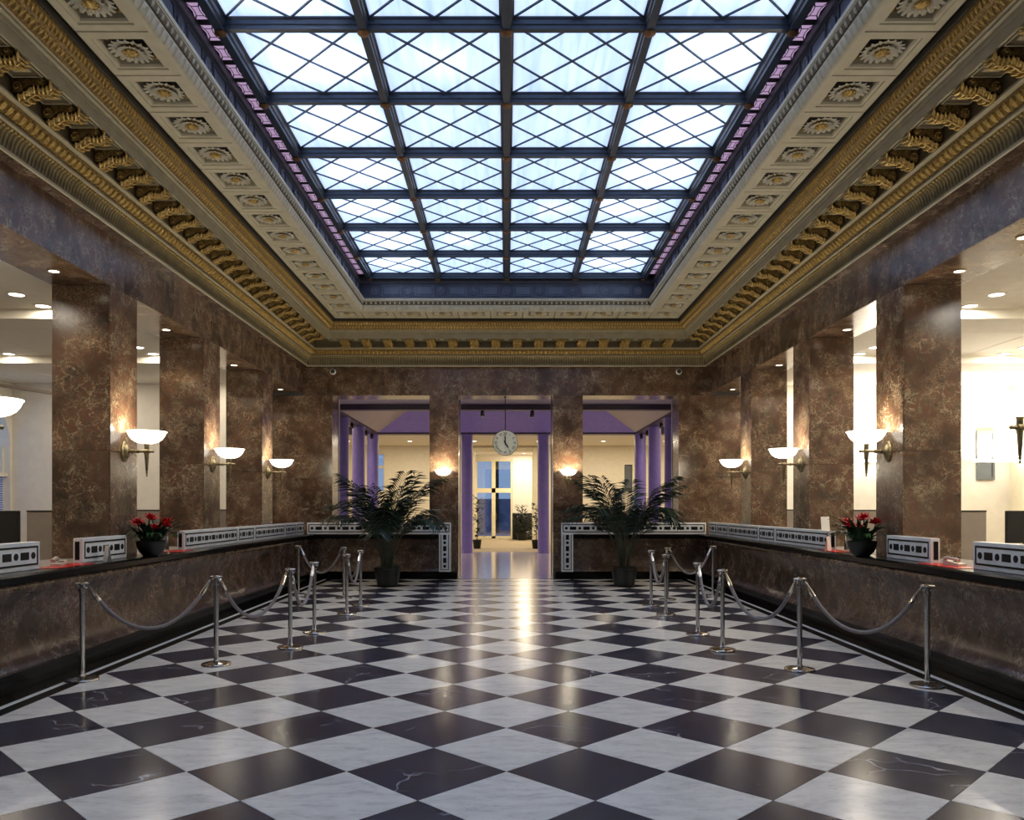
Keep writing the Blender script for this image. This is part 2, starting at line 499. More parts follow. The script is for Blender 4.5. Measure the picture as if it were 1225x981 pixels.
# ================================================================== WALLS
JOINT = 2.33
def side_wall(sx):
    wl = struct('wall_' + side(sx), 'brown breccia marble wall with piers on the %s' % side(sx))
    X0, X1 = sx*W, sx*(W+TH)
    # lintel core
    MB().box(sx*(W+0.02), sx*(W+TH-0.02), YF, YB + TH, Z_OPEN+0.02, 5.9).build('lintel_core', M['grout'], wl)
    edges = [YF] + [e for c in PIERS for e in (c-PIER_W/2, c+PIER_W/2)] + [YB]
    # lintel facing slabs
    ys = [YF]
    for c in PIERS: ys += [c - 0.002, c + 1.5]
    ys = sorted(set([YF] + [c for c in PIERS] + [c+1.5 for c in PIERS[:-1]] + [17.45, YB]))
    for a, b in zip(ys[:-1], ys[1:]):
        MB().bbox(X0, sx*(W+0.02), a+0.0015, b-0.0015, Z_OPEN, Z_WALL+0.05, 0.002).build('marble_panel', M['marble'], wl)
    # piers and soffits
    opens = [(YF, PIERS[0]-PIER_W/2)] + [(PIERS[k]+PIER_W/2, PIERS[k+1]-PIER_W/2) for k in range(len(PIERS)-1)] + [(PIERS[-1]+PIER_W/2, YB)]
    for a, b in opens:
        MB().bbox(sx*(W+0.021), X1, a+0.001, b-0.001, Z_OPEN, Z_OPEN+0.02, 0.002).build('soffit_panel', M['marble'], wl)
    for c in PIERS:
        a, b = c-PIER_W/2, c+PIER_W/2
        MB().box(sx*(W+0.02), sx*(W+TH-0.02), a+0.02, b-0.02, 0, Z_OPEN).build('pier_core', M['grout'], wl)
        for z0, z1 in ((0.0, JOINT), (JOINT, Z_OPEN)):
            MB().bbox(X0, sx*(W+0.02), a, b, z0+0.0015, z1-0.0015, 0.002).build('marble_panel', M['marble'], wl)
            MB().bbox(sx*(W+0.021), X1, a, a+0.02, z0+0.0015, z1-0.0015, 0.002).build('marble_panel', M['marble'], wl)
            MB().bbox(sx*(W+0.021), X1, b-0.02, b, z0+0.0015, z1-0.0015, 0.002).build('marble_panel', M['marble'], wl)
            MB().bbox(sx*(W+TH-0.02), X1, a+0.021, b-0.021, z0+0.0015, z1-0.0015, 0.002).build('marble_panel', M['marble'], wl)
    return wl
side_wall(-1); side_wall(1)

Z_BO = 4.25
BX = [(-4.05, -1.79), (-1.12, 1.08), (1.77, 4.0)]       # openings in the back wall
wb = struct('wall_back', 'brown breccia marble end wall with three tall openings')
XO = W + TH
MB().box(-XO, XO, YB+0.02, YB+TH-0.02, Z_BO+0.02, 5.9).build('lintel_core', M['grout'], wb)
xs = [-W, -2.84, -1.45, 0.0, 1.43, 2.82, W]
for a, b in zip(xs[:-1], xs[1:]):
    MB().bbox(a+0.0015, b-0.0015, YB, YB+0.02, Z_BO, Z_WALL+0.05, 0.002).build('marble_panel', M['marble'], wb)
for a, b in BX:
    MB().bbox(a+0.001, b-0.001, YB+0.021, YB+TH, Z_BO, Z_BO+0.02, 0.002).build('soffit_panel', M['marble'], wb)
bp = [(-XO, BX[0][0]), (BX[0][1], BX[1][0]), (BX[1][1], BX[2][0]), (BX[2][1], XO)]
for k, (a, b) in enumerate(bp):
    MB().box(a+0.02, b-0.02, YB+0.02, YB+TH-0.02, 0, Z_BO+0.02).build('pier_core', M['grout'], wb)
    for z0, z1 in ((0.0, JOINT), (JOINT, Z_BO)):
        MB().bbox(a, b, YB, YB+0.02, z0+0.0015, z1-0.0015, 0.002).build('marble_panel', M['marble'], wb)
        MB().bbox(a, b, YB+TH-0.02, YB+TH, z0+0.0015, z1-0.0015, 0.002).build('marble_panel', M['marble'], wb)
        if a > -5: MB().bbox(a, a+0.02, YB+0.021, YB+TH-0.021, z0+0.0015, z1-0.0015, 0.002).build('marble_panel', M['marble'], wb)
        if b < 5: MB().bbox(b-0.02, b, YB+0.021, YB+TH-0.021, z0+0.0015, z1-0.0015, 0.002).build('marble_panel', M['marble'], wb)
# pale polished edge strips that line the openings on the hall side
for a, b in BX:
    for x, s in ((a, 1), (b, -1)):
        MB().bbox(x, x + s*0.012, YB+TH+0.002, YB+TH+0.10, 0.0, Z_BO, 0.004).build('jamb_strip', M['lilac'], wb)
tag(MB().box(-XO, XO, YF-0.3, YF, 0, 5.9).build('wall_front', M['marble']), 'marble wall behind the viewer', kind='structure')

# ================================================================== CORNICE (swept round the room)
def ring_pts(p):
    return [(-W+p, YB-p), (W-p, YB-p), (W-p, YF+p), (-W+p, YF+p)]
def sweep(name, prof, mat, parent, smooth=False):
    m = MB()
    n = len(prof)
    v = []
    for p, z in prof:
        v += [(x, y, z) for x, y in ring_pts(p)]
    f = []
    for k in range(n-1):
        for i in range(4):
            j = (i+1) % 4
            f.append((k*4+i, k*4+j, (k+1)*4+j, (k+1)*4+i))
    m.add(v, f)
    return m.build(name, mat, parent, smooth)
SIDES = [('left', 0.0), ('right', PI), ('back', -PI/2), ('front', PI/2)]
def ring_mats(p, z, pitch, inset=0.0, sides=('left','right','back'), ymin=-9.0):
    """4x4 frames (local x = inward, y = along) spaced around the cornice"""
    out = []
    for nm, rz in SIDES:
        if nm not in sides: continue
        if nm in ('left', 'right'):
            a, b = YF + p + inset, YB - p - inset
        else:
            a, b = -(W-p-inset), (W-p-inset)
        n = max(1, int(round((b-a)/pitch)))
        for k in range(n):
            s = a + (k+0.5)*(b-a)/n
            if nm == 'left': loc = (-W+p, s, z)
            elif nm == 'right': loc = (W-p, s, z)
            elif nm == 'back': loc = (s, YB-p, z)
            else: loc = (s, YF+p, z)
            if loc[1] < ymin: continue
            out.append(Matrix.Translation(loc) @ Matrix.Rotation(rz, 4, 'Z'))
    return out
cornice = struct('trim_1', 'gilded plaster cornice running round the top of the walls')
sweep('lower_soffit', [(0.0,4.90),(0.145,4.90)], M['marble_counter'], cornice)  # dark marble puts the shade under the cornice into the colour
sweep('lower_fillet', [(0.145,4.90),(0.15,4.895),(0.165,4.905),(0.165,4.93),(0.14,4.945)], M['plaster'], cornice)
FL = [(0.140,4.945),(0.142,4.985),(0.150,5.025),(0.168,5.065),(0.195,5.095),(0.225,5.115)]
sweep('fluted_band', FL, M['plaster_dark'], cornice)
sweep('fillet', [(0.225,5.115),(0.26,5.118),(0.26,5.135),(0.245,5.15)], M['plaster'], cornice)
EG = [(0.245,5.15),(0.265,5.165),(0.30,5.195),(0.325,5.235),(0.335,5.262)]
sweep('leaf_moulding', EG, M['gold_dark'], cornice)
sweep('fillet', [(0.335,5.262),(0.385,5.268),(0.385,5.29),(0.37,5.30)], M['plaster'], cornice)
sweep('modillion_band', [(0.37,5.30),(0.37,5.44),(0.70,5.44)], M['plaster_dark'], cornice)
sweep('corona', [(0.69,5.445),(0.69,5.425),(0.715,5.425),(0.715,5.525),(0.735,5.535),(0.735,5.565),(0.765,5.575),(0.765,5.60),(0.785,5.605)], M['plaster'], cornice)
OG = [(0.785,5.605),(0.80,5.63),(0.835,5.66),(0.885,5.69),(0.91,5.73),(0.915,5.765)]
sweep('gilded_ogee', OG, M['gold_dark'], cornice)
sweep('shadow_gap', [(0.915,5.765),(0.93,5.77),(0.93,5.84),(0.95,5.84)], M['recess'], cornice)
# flutes
t = MB()
v, f = [], []
for k, (p, z) in enumerate(FL):
    w = 0.015
    n = 0.014 if 0 < k < len(FL)-1 else 0.004
    v += [(p-0.14, -w, z-4.945), (p-0.14+n, -w*0.5, z-4.945-n*0.3), (p-0.14+n, w*0.5, z-4.945-n*0.3), (p-0.14, w, z-4.945)]
for k in range(len(FL)-1):
    for i in range(3):
        f.append((k*4+i, k*4+i+1, (k+1)*4+i+1, (k+1)*4+i))
t.add(v, f)
m = MB()
for X in ring_mats(0.14, 4.945, 0.056, 0.03): m.stamp(t, X)
tag(m.build('flutes', M['flute'], cornice), None, kind='stuff')
t = MB().lathe([(0.001,-0.016),(0.013,-0.009),(0.017,0.0),(0.013,0.009),(0.001,0.016)], 6)
m = MB()
for X in ring_mats(0.215, 5.098, 0.056, 0.03): m.stamp(t, X)
tag(m.build('bead_row', M['gold'], cornice), None, kind='stuff')
# eggs on the leaf moulding
t = MB().lathe([(0.002,-0.055),(0.024,-0.035),(0.034,0.0),(0.028,0.032),(0.002,0.05)], 7)
tl = MB().add([(0,-0.012,-0.05),(0.022,0,-0.06),(0,0.012,-0.05),(0.0,-0.008,0.05),(0.012,0,0.05),(0.0,0.008,0.05)], [(0,1,4,3),(1,2,5,4)])
m = MB()
tilt = Matrix.Rotation(math.radians(38), 4, 'Y')
for k, X in enumerate(ring_mats(0.302, 5.196, 0.048, 0.02)):
    m.stamp(t if k % 2 == 0 else tl, X @ tilt)
tag(m.build('egg_and_leaf', M['gold'], cornice), None, kind='stuff')
# tongues on the ogee, two staggered rows
t = MB().add([(0,-0.03,0.035),(0.014,-0.012,0.0),(0.018,0,0.03),(0.014,0.012,0.0),(0,0.03,0.035),(0.008,0,-0.045)], [(0,1,2),(2,3,4),(1,5,2),(2,5,3),(0,5,1),(3,5,4)])
m = MB()
tilt = Matrix.Rotation(math.radians(45), 4, 'Y')
for X in ring_mats(0.822, 5.648, 0.066, 0.01): m.stamp(t, X @ tilt)
for X in ring_mats(0.893, 5.708, 0.058, 0.03): m.stamp(t, X @ Matrix.Rotation(math.radians(20), 4, 'Y'))
tag(m.build('leaf_tongues', M['gold'], cornice), None, kind='stuff')
# modillions
prof = [(0,0),(0.30,0),(0.30,-0.025),(0.292,-0.05),(0.27,-0.066),(0.24,-0.068),(0.20,-0.062),(0.16,-0.064),(0.12,-0.085),(0.075,-0.118),(0.035,-0.132),(0,-0.125)]
mb = MB().extrude(prof, -0.082, 0.082, lambda a, b, c: (a, c, b))
for s in (-1, 1):
    R = Matrix.Rotation(PI/2, 4, 'X')
    mb.lathe([(0.046,-0.006),(0.046,0.006),(0.03,0.010),(0.014,0.010),(0.010,0.016),(0.001,0.016)], 12, (0.055, s*0.086, -0.078), Matrix.Rotation(-s*PI/2, 4, 'X'))
    mb.lathe([(0.028,-0.006),(0.028,0.006),(0.012,0.010),(0.001,0.012)], 10, (0.262, s*0.086, -0.034), Matrix.Rotation(-s*PI/2, 4, 'X'))
modil_me = mb.mesh('modillion', M['gold_dark'])
lf = MB()
path = [(0.0,-0.135),(0.04,-0.146),(0.085,-0.132),(0.13,-0.100),(0.175,-0.080),(0.215,-0.080),(0.255,-0.088),(0.29,-0.082),(0.318,-0.055),(0.322,-0.025),(0.306,-0.008)]
rowsn = 9
v, f = [], []
for k, (a, b) in enumerate(path):
    wv = 0.088*(1.0 + 0.14*math.sin(k*2.1)) * (0.85 if k > 7 else 1.0)
    for i in range(rowsn):
        u = -1 + 2*i/(rowsn-1)
        ridge = 0.012*math.cos(u*PI*2.0) + (0.008 if k % 2 else -0.004)
        v.append((a + ridge*0.35, u*wv, b - ridge*0.8))
for k in range(len(path)-1):
    for i in range(rowsn-1):
        f.append((k*rowsn+i, k*rowsn+i+1, (k+1)*rowsn+i+1, (k+1)*rowsn+i))
lf.add(v, f)
for k in range(1, len(path)-1):
    a, b = path[k]
    for e in (-1, 1):
        lf.tube([(a-0.012, e*0.004, b-0.014), (a+0.004, e*0.045, b-0.022), (a+0.022, e*0.084, b-0.010), (a+0.030, e*0.098, b+0.006)], [0.010, 0.013, 0.010, 0.003], 5)
lf.tube([(a, 0, b-0.016) for a, b in path], [0.012]*(len(path)-1) + [0.006], 6)
for e in (-1, 1):
    for cx_, cz_, rr in ((0.055, -0.078, 0.040), (0.262, -0.034, 0.024)):
        lf.tube([(cx_ + rr*(1-0.07*q)*math.cos(q*0.7), e*0.100, cz_ + rr*(1-0.07*q)*math.sin(q*0.7)) for q in range(12)], 0.006, 5)
leaf_me = lf.mesh('acanthus_leaf', M['gold'], True)
for X in ring_mats(0.371, 5.438, 0.48, 0.0, sides=('left','right','back','front')):
    p = X.translation
    if abs(abs(p.x) - (W-0.371)) < 0.01 and (p.y > YB-0.371-0.33 or p.y < YF+0.371+0.33): continue
    if abs(abs(p.x) - (W-0.371)) >= 0.01 and abs(p.x) > W-0.371-0.33: continue
    o = link('modillion', modil_me, cornice); o.matrix_basis = X
    link('acanthus_leaf', leaf_me, o)
# sunk panels between modillions
fr = MB()
for a, b, c, d in ((0.03,0.30,-0.125,-0.112),(0.03,0.30,0.112,0.125),(0.03,0.043,-0.112,0.112),(0.287,0.30,-0.112,0.112)):
    fr.box(a, b, c, d, -0.014, 0.0)
fr.box(0.09, 0.24, -0.05, 0.05, -0.007, 0.0)
fr_me = fr.mesh('sunk_panel', M['plaster'])
mods = ring_mats(0.371, 5.44, 0.48, 0.0, sides=('left','right','back','front'))
for a, b in zip(mods[:-1], mods[1:]):
    d = (a.translation - b.translation).length
    if d < 0.6:
        o = link('sunk_panel', fr_me, cornice)
        X = a.copy(); X.translation = (a.translation + b.translation)/2
        o.matrix_basis = X

# ================================================================== CEILING SOFFIT WITH COFFERS
ceiling = struct('ceiling', 'pale coffered plaster ceiling border round the skylight')
P0, P1, ZS = 0.95, 1.61, 5.82
sweep('soffit_backing', [(0.90,5.99),(1.66,5.99)], M['recess'], ceiling)
def coffer_meshes(lx, ly):
    """panel spans x 0..lx (inward), y -ly/2..ly/2, face at z=0 looking down"""
    m = MB()
    hx, hy = 0.20, 0.215
    cx = lx*0.5
    e = 0.006
    rings = [(0+e, lx-e, -ly/2+e, ly/2-e, 0.012), (0+e*2, lx-e*2, -ly/2+e*2, ly/2-e*2, 0.0),
             (cx-hx-0.045, cx+hx+0.045, -hy-0.045, hy+0.045, 0.0), (cx-hx-0.040, cx+hx+0.040, -hy-0.040, hy+0.040, 0.012),
             (cx-hx-0.012, cx+hx+0.012, -hy-0.012, hy+0.012, 0.012), (cx-hx, cx+hx, -hy, hy, 0.030),
             (cx-hx+0.012, cx+hx-0.012, -hy+0.012, hy-0.012, 0.11)]
    v, f = [], []
    for x0, x1, y0, y1, z in rings:
        v += [(x0,y0,z),(x1,y0,z),(x1,y1,z),(x0,y1,z)]
    for k in range(len(rings)-1):
        for i in range(4):
            j = (i+1) % 4
            f.append((k*4+i, k*4+j, (k+1)*4+j, (k+1)*4+i))
    m.add(v, f)
    return m.mesh('coffer_panel', M['plaster_pale'])
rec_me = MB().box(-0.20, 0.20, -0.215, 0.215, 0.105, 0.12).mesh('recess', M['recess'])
ro = MB()
NPET = 18
for k in range(NPET):
    a = 2*PI*k/NPET
    for r0, r1, w, z0, z1 in ((0.05, 0.190, 0.030, 0.070, 0.020), (0.03, 0.125, 0.022, 0.05, 0.004)):
        aa = a + (PI/NPET if r1 < 0.15 else 0.0)
        ca, sa = math.cos(aa), math.sin(aa)
        P = lambda r, s, z: (r*ca - s*sa, r*sa + s*ca, z)
        rm = (r0+r1)*0.56
        ro.add([P(r0,0,z0), P(rm,-w,(z0+z1)*0.5-0.004), P(r1,-w*0.45,z1), P(r1+0.008,0,z1+0.01), P(r1,w*0.45,z1), P(rm,w,(z0+z1)*0.5-0.004), P(rm,0,(z0+z1)*0.5-0.022)],
               [(0,1,6),(1,2,6),(2,3,6),(3,4,6),(4,5,6),(5,0,6)])
ros_me = ro.mesh('rosette', M['petal'])
rc = MB().lathe([(0.062,0.07),(0.060,0.02),(0.045,0.0),(0.020,-0.012),(0.001,-0.014)], 12)
for k in range(8):
    a = 2*PI*k/8
    rc.lathe([(0.001,-0.012),(0.016,-0.004),(0.016,0.012),(0.001,0.02)], 6, (0.052*math.cos(a), 0.052*math.sin(a), 0.008))
rcen_me = rc.mesh('rosette_heart', M['gold'])
scr = MB()
for sx in (-1, 1):
    for sy in (-1, 1):
        scr.tube([(sx*0.17, sy*0.10, 0.085), (sx*0.175, sy*0.175, 0.07), (sx*0.10, sy*0.185, 0.085)], [0.012,0.02,0.008], 5)
scr_me = scr.mesh('corner_scroll', M['gold'])
pan_cache = {}
def coffer(loc, rz, lx, ly):
    k = (round(lx,3), round(ly,3))
    if k not in pan_cache: pan_cache[k] = coffer_meshes(lx, ly)
    o = link('coffer_panel', pan_cache[k], ceiling)
    o.location = loc; o.rotation_euler = (0,0,rz)
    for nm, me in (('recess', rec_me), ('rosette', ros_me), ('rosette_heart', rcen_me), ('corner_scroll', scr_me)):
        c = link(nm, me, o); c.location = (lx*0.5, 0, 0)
LX = P1 - P0
ya, yb = YF + P1, YB - P1
ns = int(round((yb-ya)/0.7175)); ps = (yb-ya)/ns
for k in range(ns):
    y = yb - (k+0.5)*ps
    coffer((-W+P0, y, ZS), 0, LX, ps)
    coffer((W-P0, y, ZS), PI, LX, ps)
nb = 9; xw = 2*(W-P1); pb = xw/nb
for k in range(nb):
    x = -(W-P1) + (k+0.5)*pb
    coffer((x, YB-P0, ZS), -PI/2, LX, pb)
    coffer((x, YF+P0, ZS), PI/2, LX, pb)
for sx in (-1, 1):
    for y in (YB-(P0+P1)/2, YF+(P0+P1)/2):
        coffer((sx*(W-P0), y, ZS), 0 if sx < 0 else PI, LX, LX)
sweep('inner_moulding', [(1.60,5.84),(1.612,5.80),(1.63,5.80),(1.655,5.815),(1.675,5.845),(1.688,5.885),(1.69,5.925),(1.682,5.935)], M['plaster_pale'], ceiling, True)
sweep('egg_band', [(1.682,5.935),(1.70,5.94),(1.712,5.97),(1.715,6.00)], M['plaster_dark'], ceiling)
sweep('inner_fillet', [(1.715,6.00),(1.728,6.003),(1.728,6.015),(1.738,6.018),(1.738,6.06),(1.60,6.06)], M['plaster_pale'], ceiling)
t = MB().lathe([(0.002,-0.03),(0.018,-0.02),(0.022,0.0),(0.018,0.02),(0.002,0.03)], 6)
m = MB()
for X in ring_mats(1.706, 5.967, 0.10, 0.02): m.stamp(t, X @ Matrix.Rotation(math.radians(20), 4, 'Y'))
tag(m.build('egg_and_dart', M['plaster_pale'], ceiling), None, kind='stuff')
t = MB().add([(0.0,-0.03,-0.05),(0.02,0,-0.052),(0,0.03,-0.05),(0,-0.03,0.04),(0.018,0,0.045),(0,0.03,0.04)], [(0,1,4,3),(1,2,5,4)])
m = MB()
for X in ring_mats(1.672, 5.862, 0.10, 0.02): m.stamp(t, X @ Matrix.Rotation(math.radians(28), 4, 'Y'))
tag(m.build('reeding', M['plaster_pale'], ceiling), None, kind='stuff')
tag(MB().box(-XO, -3.20, YF-0.3, YB+TH, 6.02, 6.2).box(3.20, XO, YF-0.3, YB+TH, 6.02, 6.2).box(-3.2, 3.2, YF-0.3, YF+1.54, 6.06, 6.2).box(-3.2, 3.2, YB-1.54, YB+TH, 6.06, 6.2).build('light_leak_slab', M['recess'], ceiling), None)  # unseen slab added to stop sky light leaking in behind the cornice

# ================================================================== SKYLIGHT WELL AND LAYLIGHT
WX = 3.12
WYB, WYF = YB-1.62, YF+1.62
well = struct('trim_2', 'dark blue panelled well below the glazed skylight')
ZB, ZT = 6.06, 6.52
MB().box(-WX-0.1, -WX, WYF-0.1, WYB+0.1, ZB, ZT+0.1).build('well_side', M['well'], well)
MB().box(WX, WX+0.1, WYF-0.1, WYB+0.1, ZB, ZT+0.1).build('well_side', M['well'], well)
MB().box(-WX, WX, WYB, WYB+0.1, ZB, ZT+0.1).build('well_side', M['well'], well)
MB().box(-WX, WX, WYF-0.1, WYF, ZB, ZT+0.1).build('well_side', M['well'], well)
fp = MB()
for y0, y1, z0, z1 in ((-0.20,0.20,0.0,0.016),(-0.20,0.20,0.224,0.24),(-0.20,-0.184,0.016,0.224),(0.184,0.20,0.016,0.224)):
    fp.box(0.0, 0.016, y0, y1, z0, z1)
fp.box(0.0, 0.010, -0.155, 0.155, 0.045, 0.195)
fp_me = fp.mesh('panel_frame', M['well_trim'])
rg = MB().lathe([(0.090,0.0),(0.090,0.018),(0.072,0.024),(0.060,0.012),(0.045,0.012),(0.030,0.026),(0.001,0.028)], 18, M=Matrix.Rotation(PI/2, 4, 'Y'))
rg_me = rg.mesh('roundel', M['well_trim'], True)
def well_run(ax, n0):
    pass
for sx, rz in ((-1, 0.0), (1, PI)):
    n = int((WYB-WYF-0.4)/0.35)
    for k in range(n+1):
        y = WYB - 0.35 - k*0.35
        if y < WYF + 0.25: break
        o = link('roundel' if k % 2 == 0 else 'panel_frame', rg_me if k % 2 == 0 else fp_me, well)
        o.location = (sx*WX, y, 6.25 if k % 2 == 0 else 6.13); o.rotation_euler = (0,0,rz)
for k in range(-8, 9):
    if abs(k*0.35) > WX - 0.2: continue
    o = link('roundel' if k % 2 == 0 else 'panel_frame', rg_me if k % 2 == 0 else fp_me, well)
    o.location = (k*0.35, WYB, 6.25 if k % 2 == 0 else 6.13); o.rotation_euler = (0,0,-PI/2)
MB().box(-WX, WX, WYB-0.03, WYB, 6.41, 6.46).build('well_fillet', M['well_trim'], well)
for sx in (-1, 1):
    MB().box(sx*(WX-0.03), sx*WX, WYF, WYB-0.03, 6.41, 6.46).build('well_fillet', M['well_trim'], well)

sky = tag(empty('laylight', (0, 0, 0)), 'large glazed skylight with steel grid and diagonal lattice over the hall', 'skylight')
BW, BL, NBY = 1.445, 1.475, 12
SY1 = WYB - 0.16
ZG = 6.56
SY0 = SY1 - BL*NBY
def beam_prof(w, d):
    return [(-w/2, 0.06), (-w/2, 0.0), (-w*0.36, -0.012), (-w*0.36, -d*0.55), (-w*0.26, -d*0.62), (-w*0.26, -d), (w*0.26, -d), (w*0.26, -d*0.62), (w*0.36, -d*0.55), (w*0.36, -0.012), (w/2, 0.0), (w/2, 0.06)]
for k in range(-2, 3):
    w = 0.15 if abs(k) < 2 else 0.17
    x = k*BW
    m = MB().extrude(beam_prof(w, 0.12), SY0, SY1 + 0.02, lambda a, b, c: (x + a, c, ZG + b))
    m.build('rafter', M['steel_blue'], sky)
for j in range(NBY+1):
    y = SY1 - j*BL
    m = MB().extrude(beam_prof(0.13, 0.10), -2*BW, 2*BW, lambda a, b, c: (c, y + a, ZG + b))
    m.build('purlin', M['steel_blue'], sky)
boss_me = MB().lathe([(0.062,0.0),(0.062,-0.012),(0.045,-0.022),(0.02,-0.03),(0.001,-0.032)], 8).mesh('boss', M['boss'])
for k in range(-2, 3):
    for j in range(NBY+1):
        o = link('boss', boss_me, sky); o.location = (k*BW, SY1 - j*BL, ZG - 0.12)
pane_me = MB().box(-BW/2+0.07, BW/2-0.07, -BL/2+0.06, BL/2-0.06, 0.0, 0.012).mesh('pane', M['pane'])
bars = []
for a0, a1 in (((0,0),(1,1)), ((0.5,0),(1,0.5)), ((0,0.5),(0.5,1)), ((1,0),(0,1)), ((0.5,0),(0,0.5)), ((1,0.5),(0.5,1))):
    A = Vector(((a0[0]-0.5)*(BW-0.13), (a0[1]-0.5)*(BL-0.11), 0)); B = Vector(((a1[0]-0.5)*(BW-0.13), (a1[1]-0.5)*(BL-0.11), 0))
    d = (B-A).normalized(); n = Vector((-d.y, d.x, 0))*0.0095
    mm = MB().add([A-n, A+n, B+n, B-n, A-n+Vector((0,0,-0.016)), A+n+Vector((0,0,-0.016)), B+n+Vector((0,0,-0.016)), B-n+Vector((0,0,-0.016))],
                  [(0,1,2,3),(4,7,6,5),(0,4,5,1),(1,5,6,2),(2,6,7,3),(3,7,4,0)])
    bars.append(mm.mesh('lattice_bar', M['steel_blue']))
for k in range(4):
    for j in range(NBY):
        c = ((k-1.5)*BW, SY1 - (j+0.5)*BL)
        o = link('pane', pane_me, sky); o.location = (c[0], c[1], ZG + 0.012)
        for me in bars:
            o = link('lattice_bar', me, sky); o.location = (c[0], c[1], ZG + 0.010)
# fretted border strips with pink glass
for sx in (-1, 1):
    MB().box(sx*(2*BW+0.06), sx*WX, SY0, WYB, ZG-0.01, ZG+0.05).build('fret_strip', M['fret'], sky)
MB().box(-2*BW-0.06, 2*BW+0.06, SY1+0.05, WYB, ZG-0.01, ZG+0.05).build('fret_strip', M['fret'], sky)
MB().box(-WX, WX, WYF, SY0+0.05, ZG-0.01, ZG+0.05).build('fret_strip', M['fret'], sky)
hg = MB()
for e in (-1, 1):
    hg.add([(-0.060, e*0.135, 0), (0.060, e*0.135, 0), (0.034, e*0.082, 0), (-0.034, e*0.082, 0)], [(0,1,2,3)])
hg.add([(-0.030, 0.068, 0), (0.030, 0.068, 0), (0.022, 0.0, 0), (0.030, -0.068, 0), (-0.030, -0.068, 0), (-0.022, 0.0, 0)], [(0,1,2,3,4,5)])
for e in (-1, 1):
    hg.add([(e*0.064, 0.110, 0), (e*0.040, 0.066, 0), (e*0.032, 0.0, 0), (e*0.040, -0.066, 0), (e*0.064, -0.110, 0), (e*0.046, 0.0, 0)], [(0,1,2,5),(2,3,4,5)])
hg_me = hg.mesh('stained_glass', M['pink_glass'])
for sx in (-1, 1):
    for j in range(NBY):
        for q in range(4):
            o = link('stained_glass', hg_me, sky)
            o.location = (sx*((2*BW+0.085+WX)/2+0.005), SY1 - j*BL - BL*(q+0.5)/4 , ZG - 0.012)
            o.scale = (1.0, 1.0, 1.0)
# plenum lamps above the outer bays
for j in range(NBY):
    for k in range(4):
        c = ((k-1.5)*BW, SY1 - (j+0.5)*BL)
        pw = PLENUM_W if k in (0, 3) else PLENUM_W*(0.02 if (j*3+k) % 4 else 0.14)
        jx = random.uniform(-0.2, 0.2); jy = random.uniform(-0.15, 0.15)
        lamp('plenum_lamp', 'SPOT', (c[0]+jx, c[1]+jy, ZG+0.55), pw*random.uniform(0.75, 1.2), (0.95, 0.97, 1.0), sky, 0.14, spot=math.radians(112), blend=1.0)

# ================================================================== COUNTERS
Z_SLAB0, Z_SLAB1 = 0.95, 1.04
def front_profile():
    # (distance outward from slab edge, height): rolled top, hollow, flared foot
    return [(0.06,0.95),(0.045,0.925),(0.045,0.885),(0.062,0.855),(0.090,0.80),(0.112,0.72),(0.122,0.62),(0.120,0.50),(0.105,0.38),(0.082,0.29),(0.058,0.235),(0.030,0.20),(0.012,0.185),(0.012,0.17)]
for sx in (-1, 1):
    c = tag(empty('teller_counter', (sx*4.55, 8.0, 0)), 'long black topped marble teller counter along the %s wall' % side(sx), 'counter')
    ox, oy = sx*4.55, 8.0
    y0, y1 = YF+0.01, 18.50
    MB().bbox(sx*4.40-ox, sx*4.735-ox, y0-oy, y1-oy, 0.0, 0.17, 0.006).build('plinth', M['black'], c)
    pr = [(sx*(4.39 + a)-ox, z) for a, z in front_profile()]
    pr = pr + [(sx*4.735-ox, 0.17), (sx*4.735-ox, 0.95)]
    MB().extrude(pr, y0-oy, y1-oy, lambda a, b, d: (a, d, b)).build('marble_front', M['marble_counter'], c, True)
    MB().bbox(sx*4.39-ox, sx*4.735-ox, y0-oy, y1-oy, Z_SLAB0, Z_SLAB1, 0.018).build('worktop', M['black'], c)
for sx in (-1, 1):
    xe = sx*1.55 if sx < 0 else 1.53
    c = tag(empty('end_counter', (sx*2.9, 18.65, 0)), 'marble fronted counter on the %s of the end wall' % side(sx), 'counter')
    ox, oy = sx*2.9, 18.65
    xa, xb = sx*4.735, xe
    MB().bbox(xa-ox, sx*1.13-ox, 18.62-oy, 18.795-oy, 0.0, 0.17, 0.006).build('plinth', M['black'], c)
    pr = [(18.59 + a*0.8-oy, z) for a, z in front_profile()] + [(18.795-oy, 0.17), (18.795-oy, 0.95)]
    MB().extrude(pr, xa-ox, xb-ox, lambda a, b, d: (d, a, b)).build('marble_front', M['marble_counter'], c, True)
    MB().bbox(xa-ox, xb-ox, 18.56-oy, 18.795-oy, Z_SLAB0-0.005, 1.03, 0.012).build('worktop', M['black'], c)

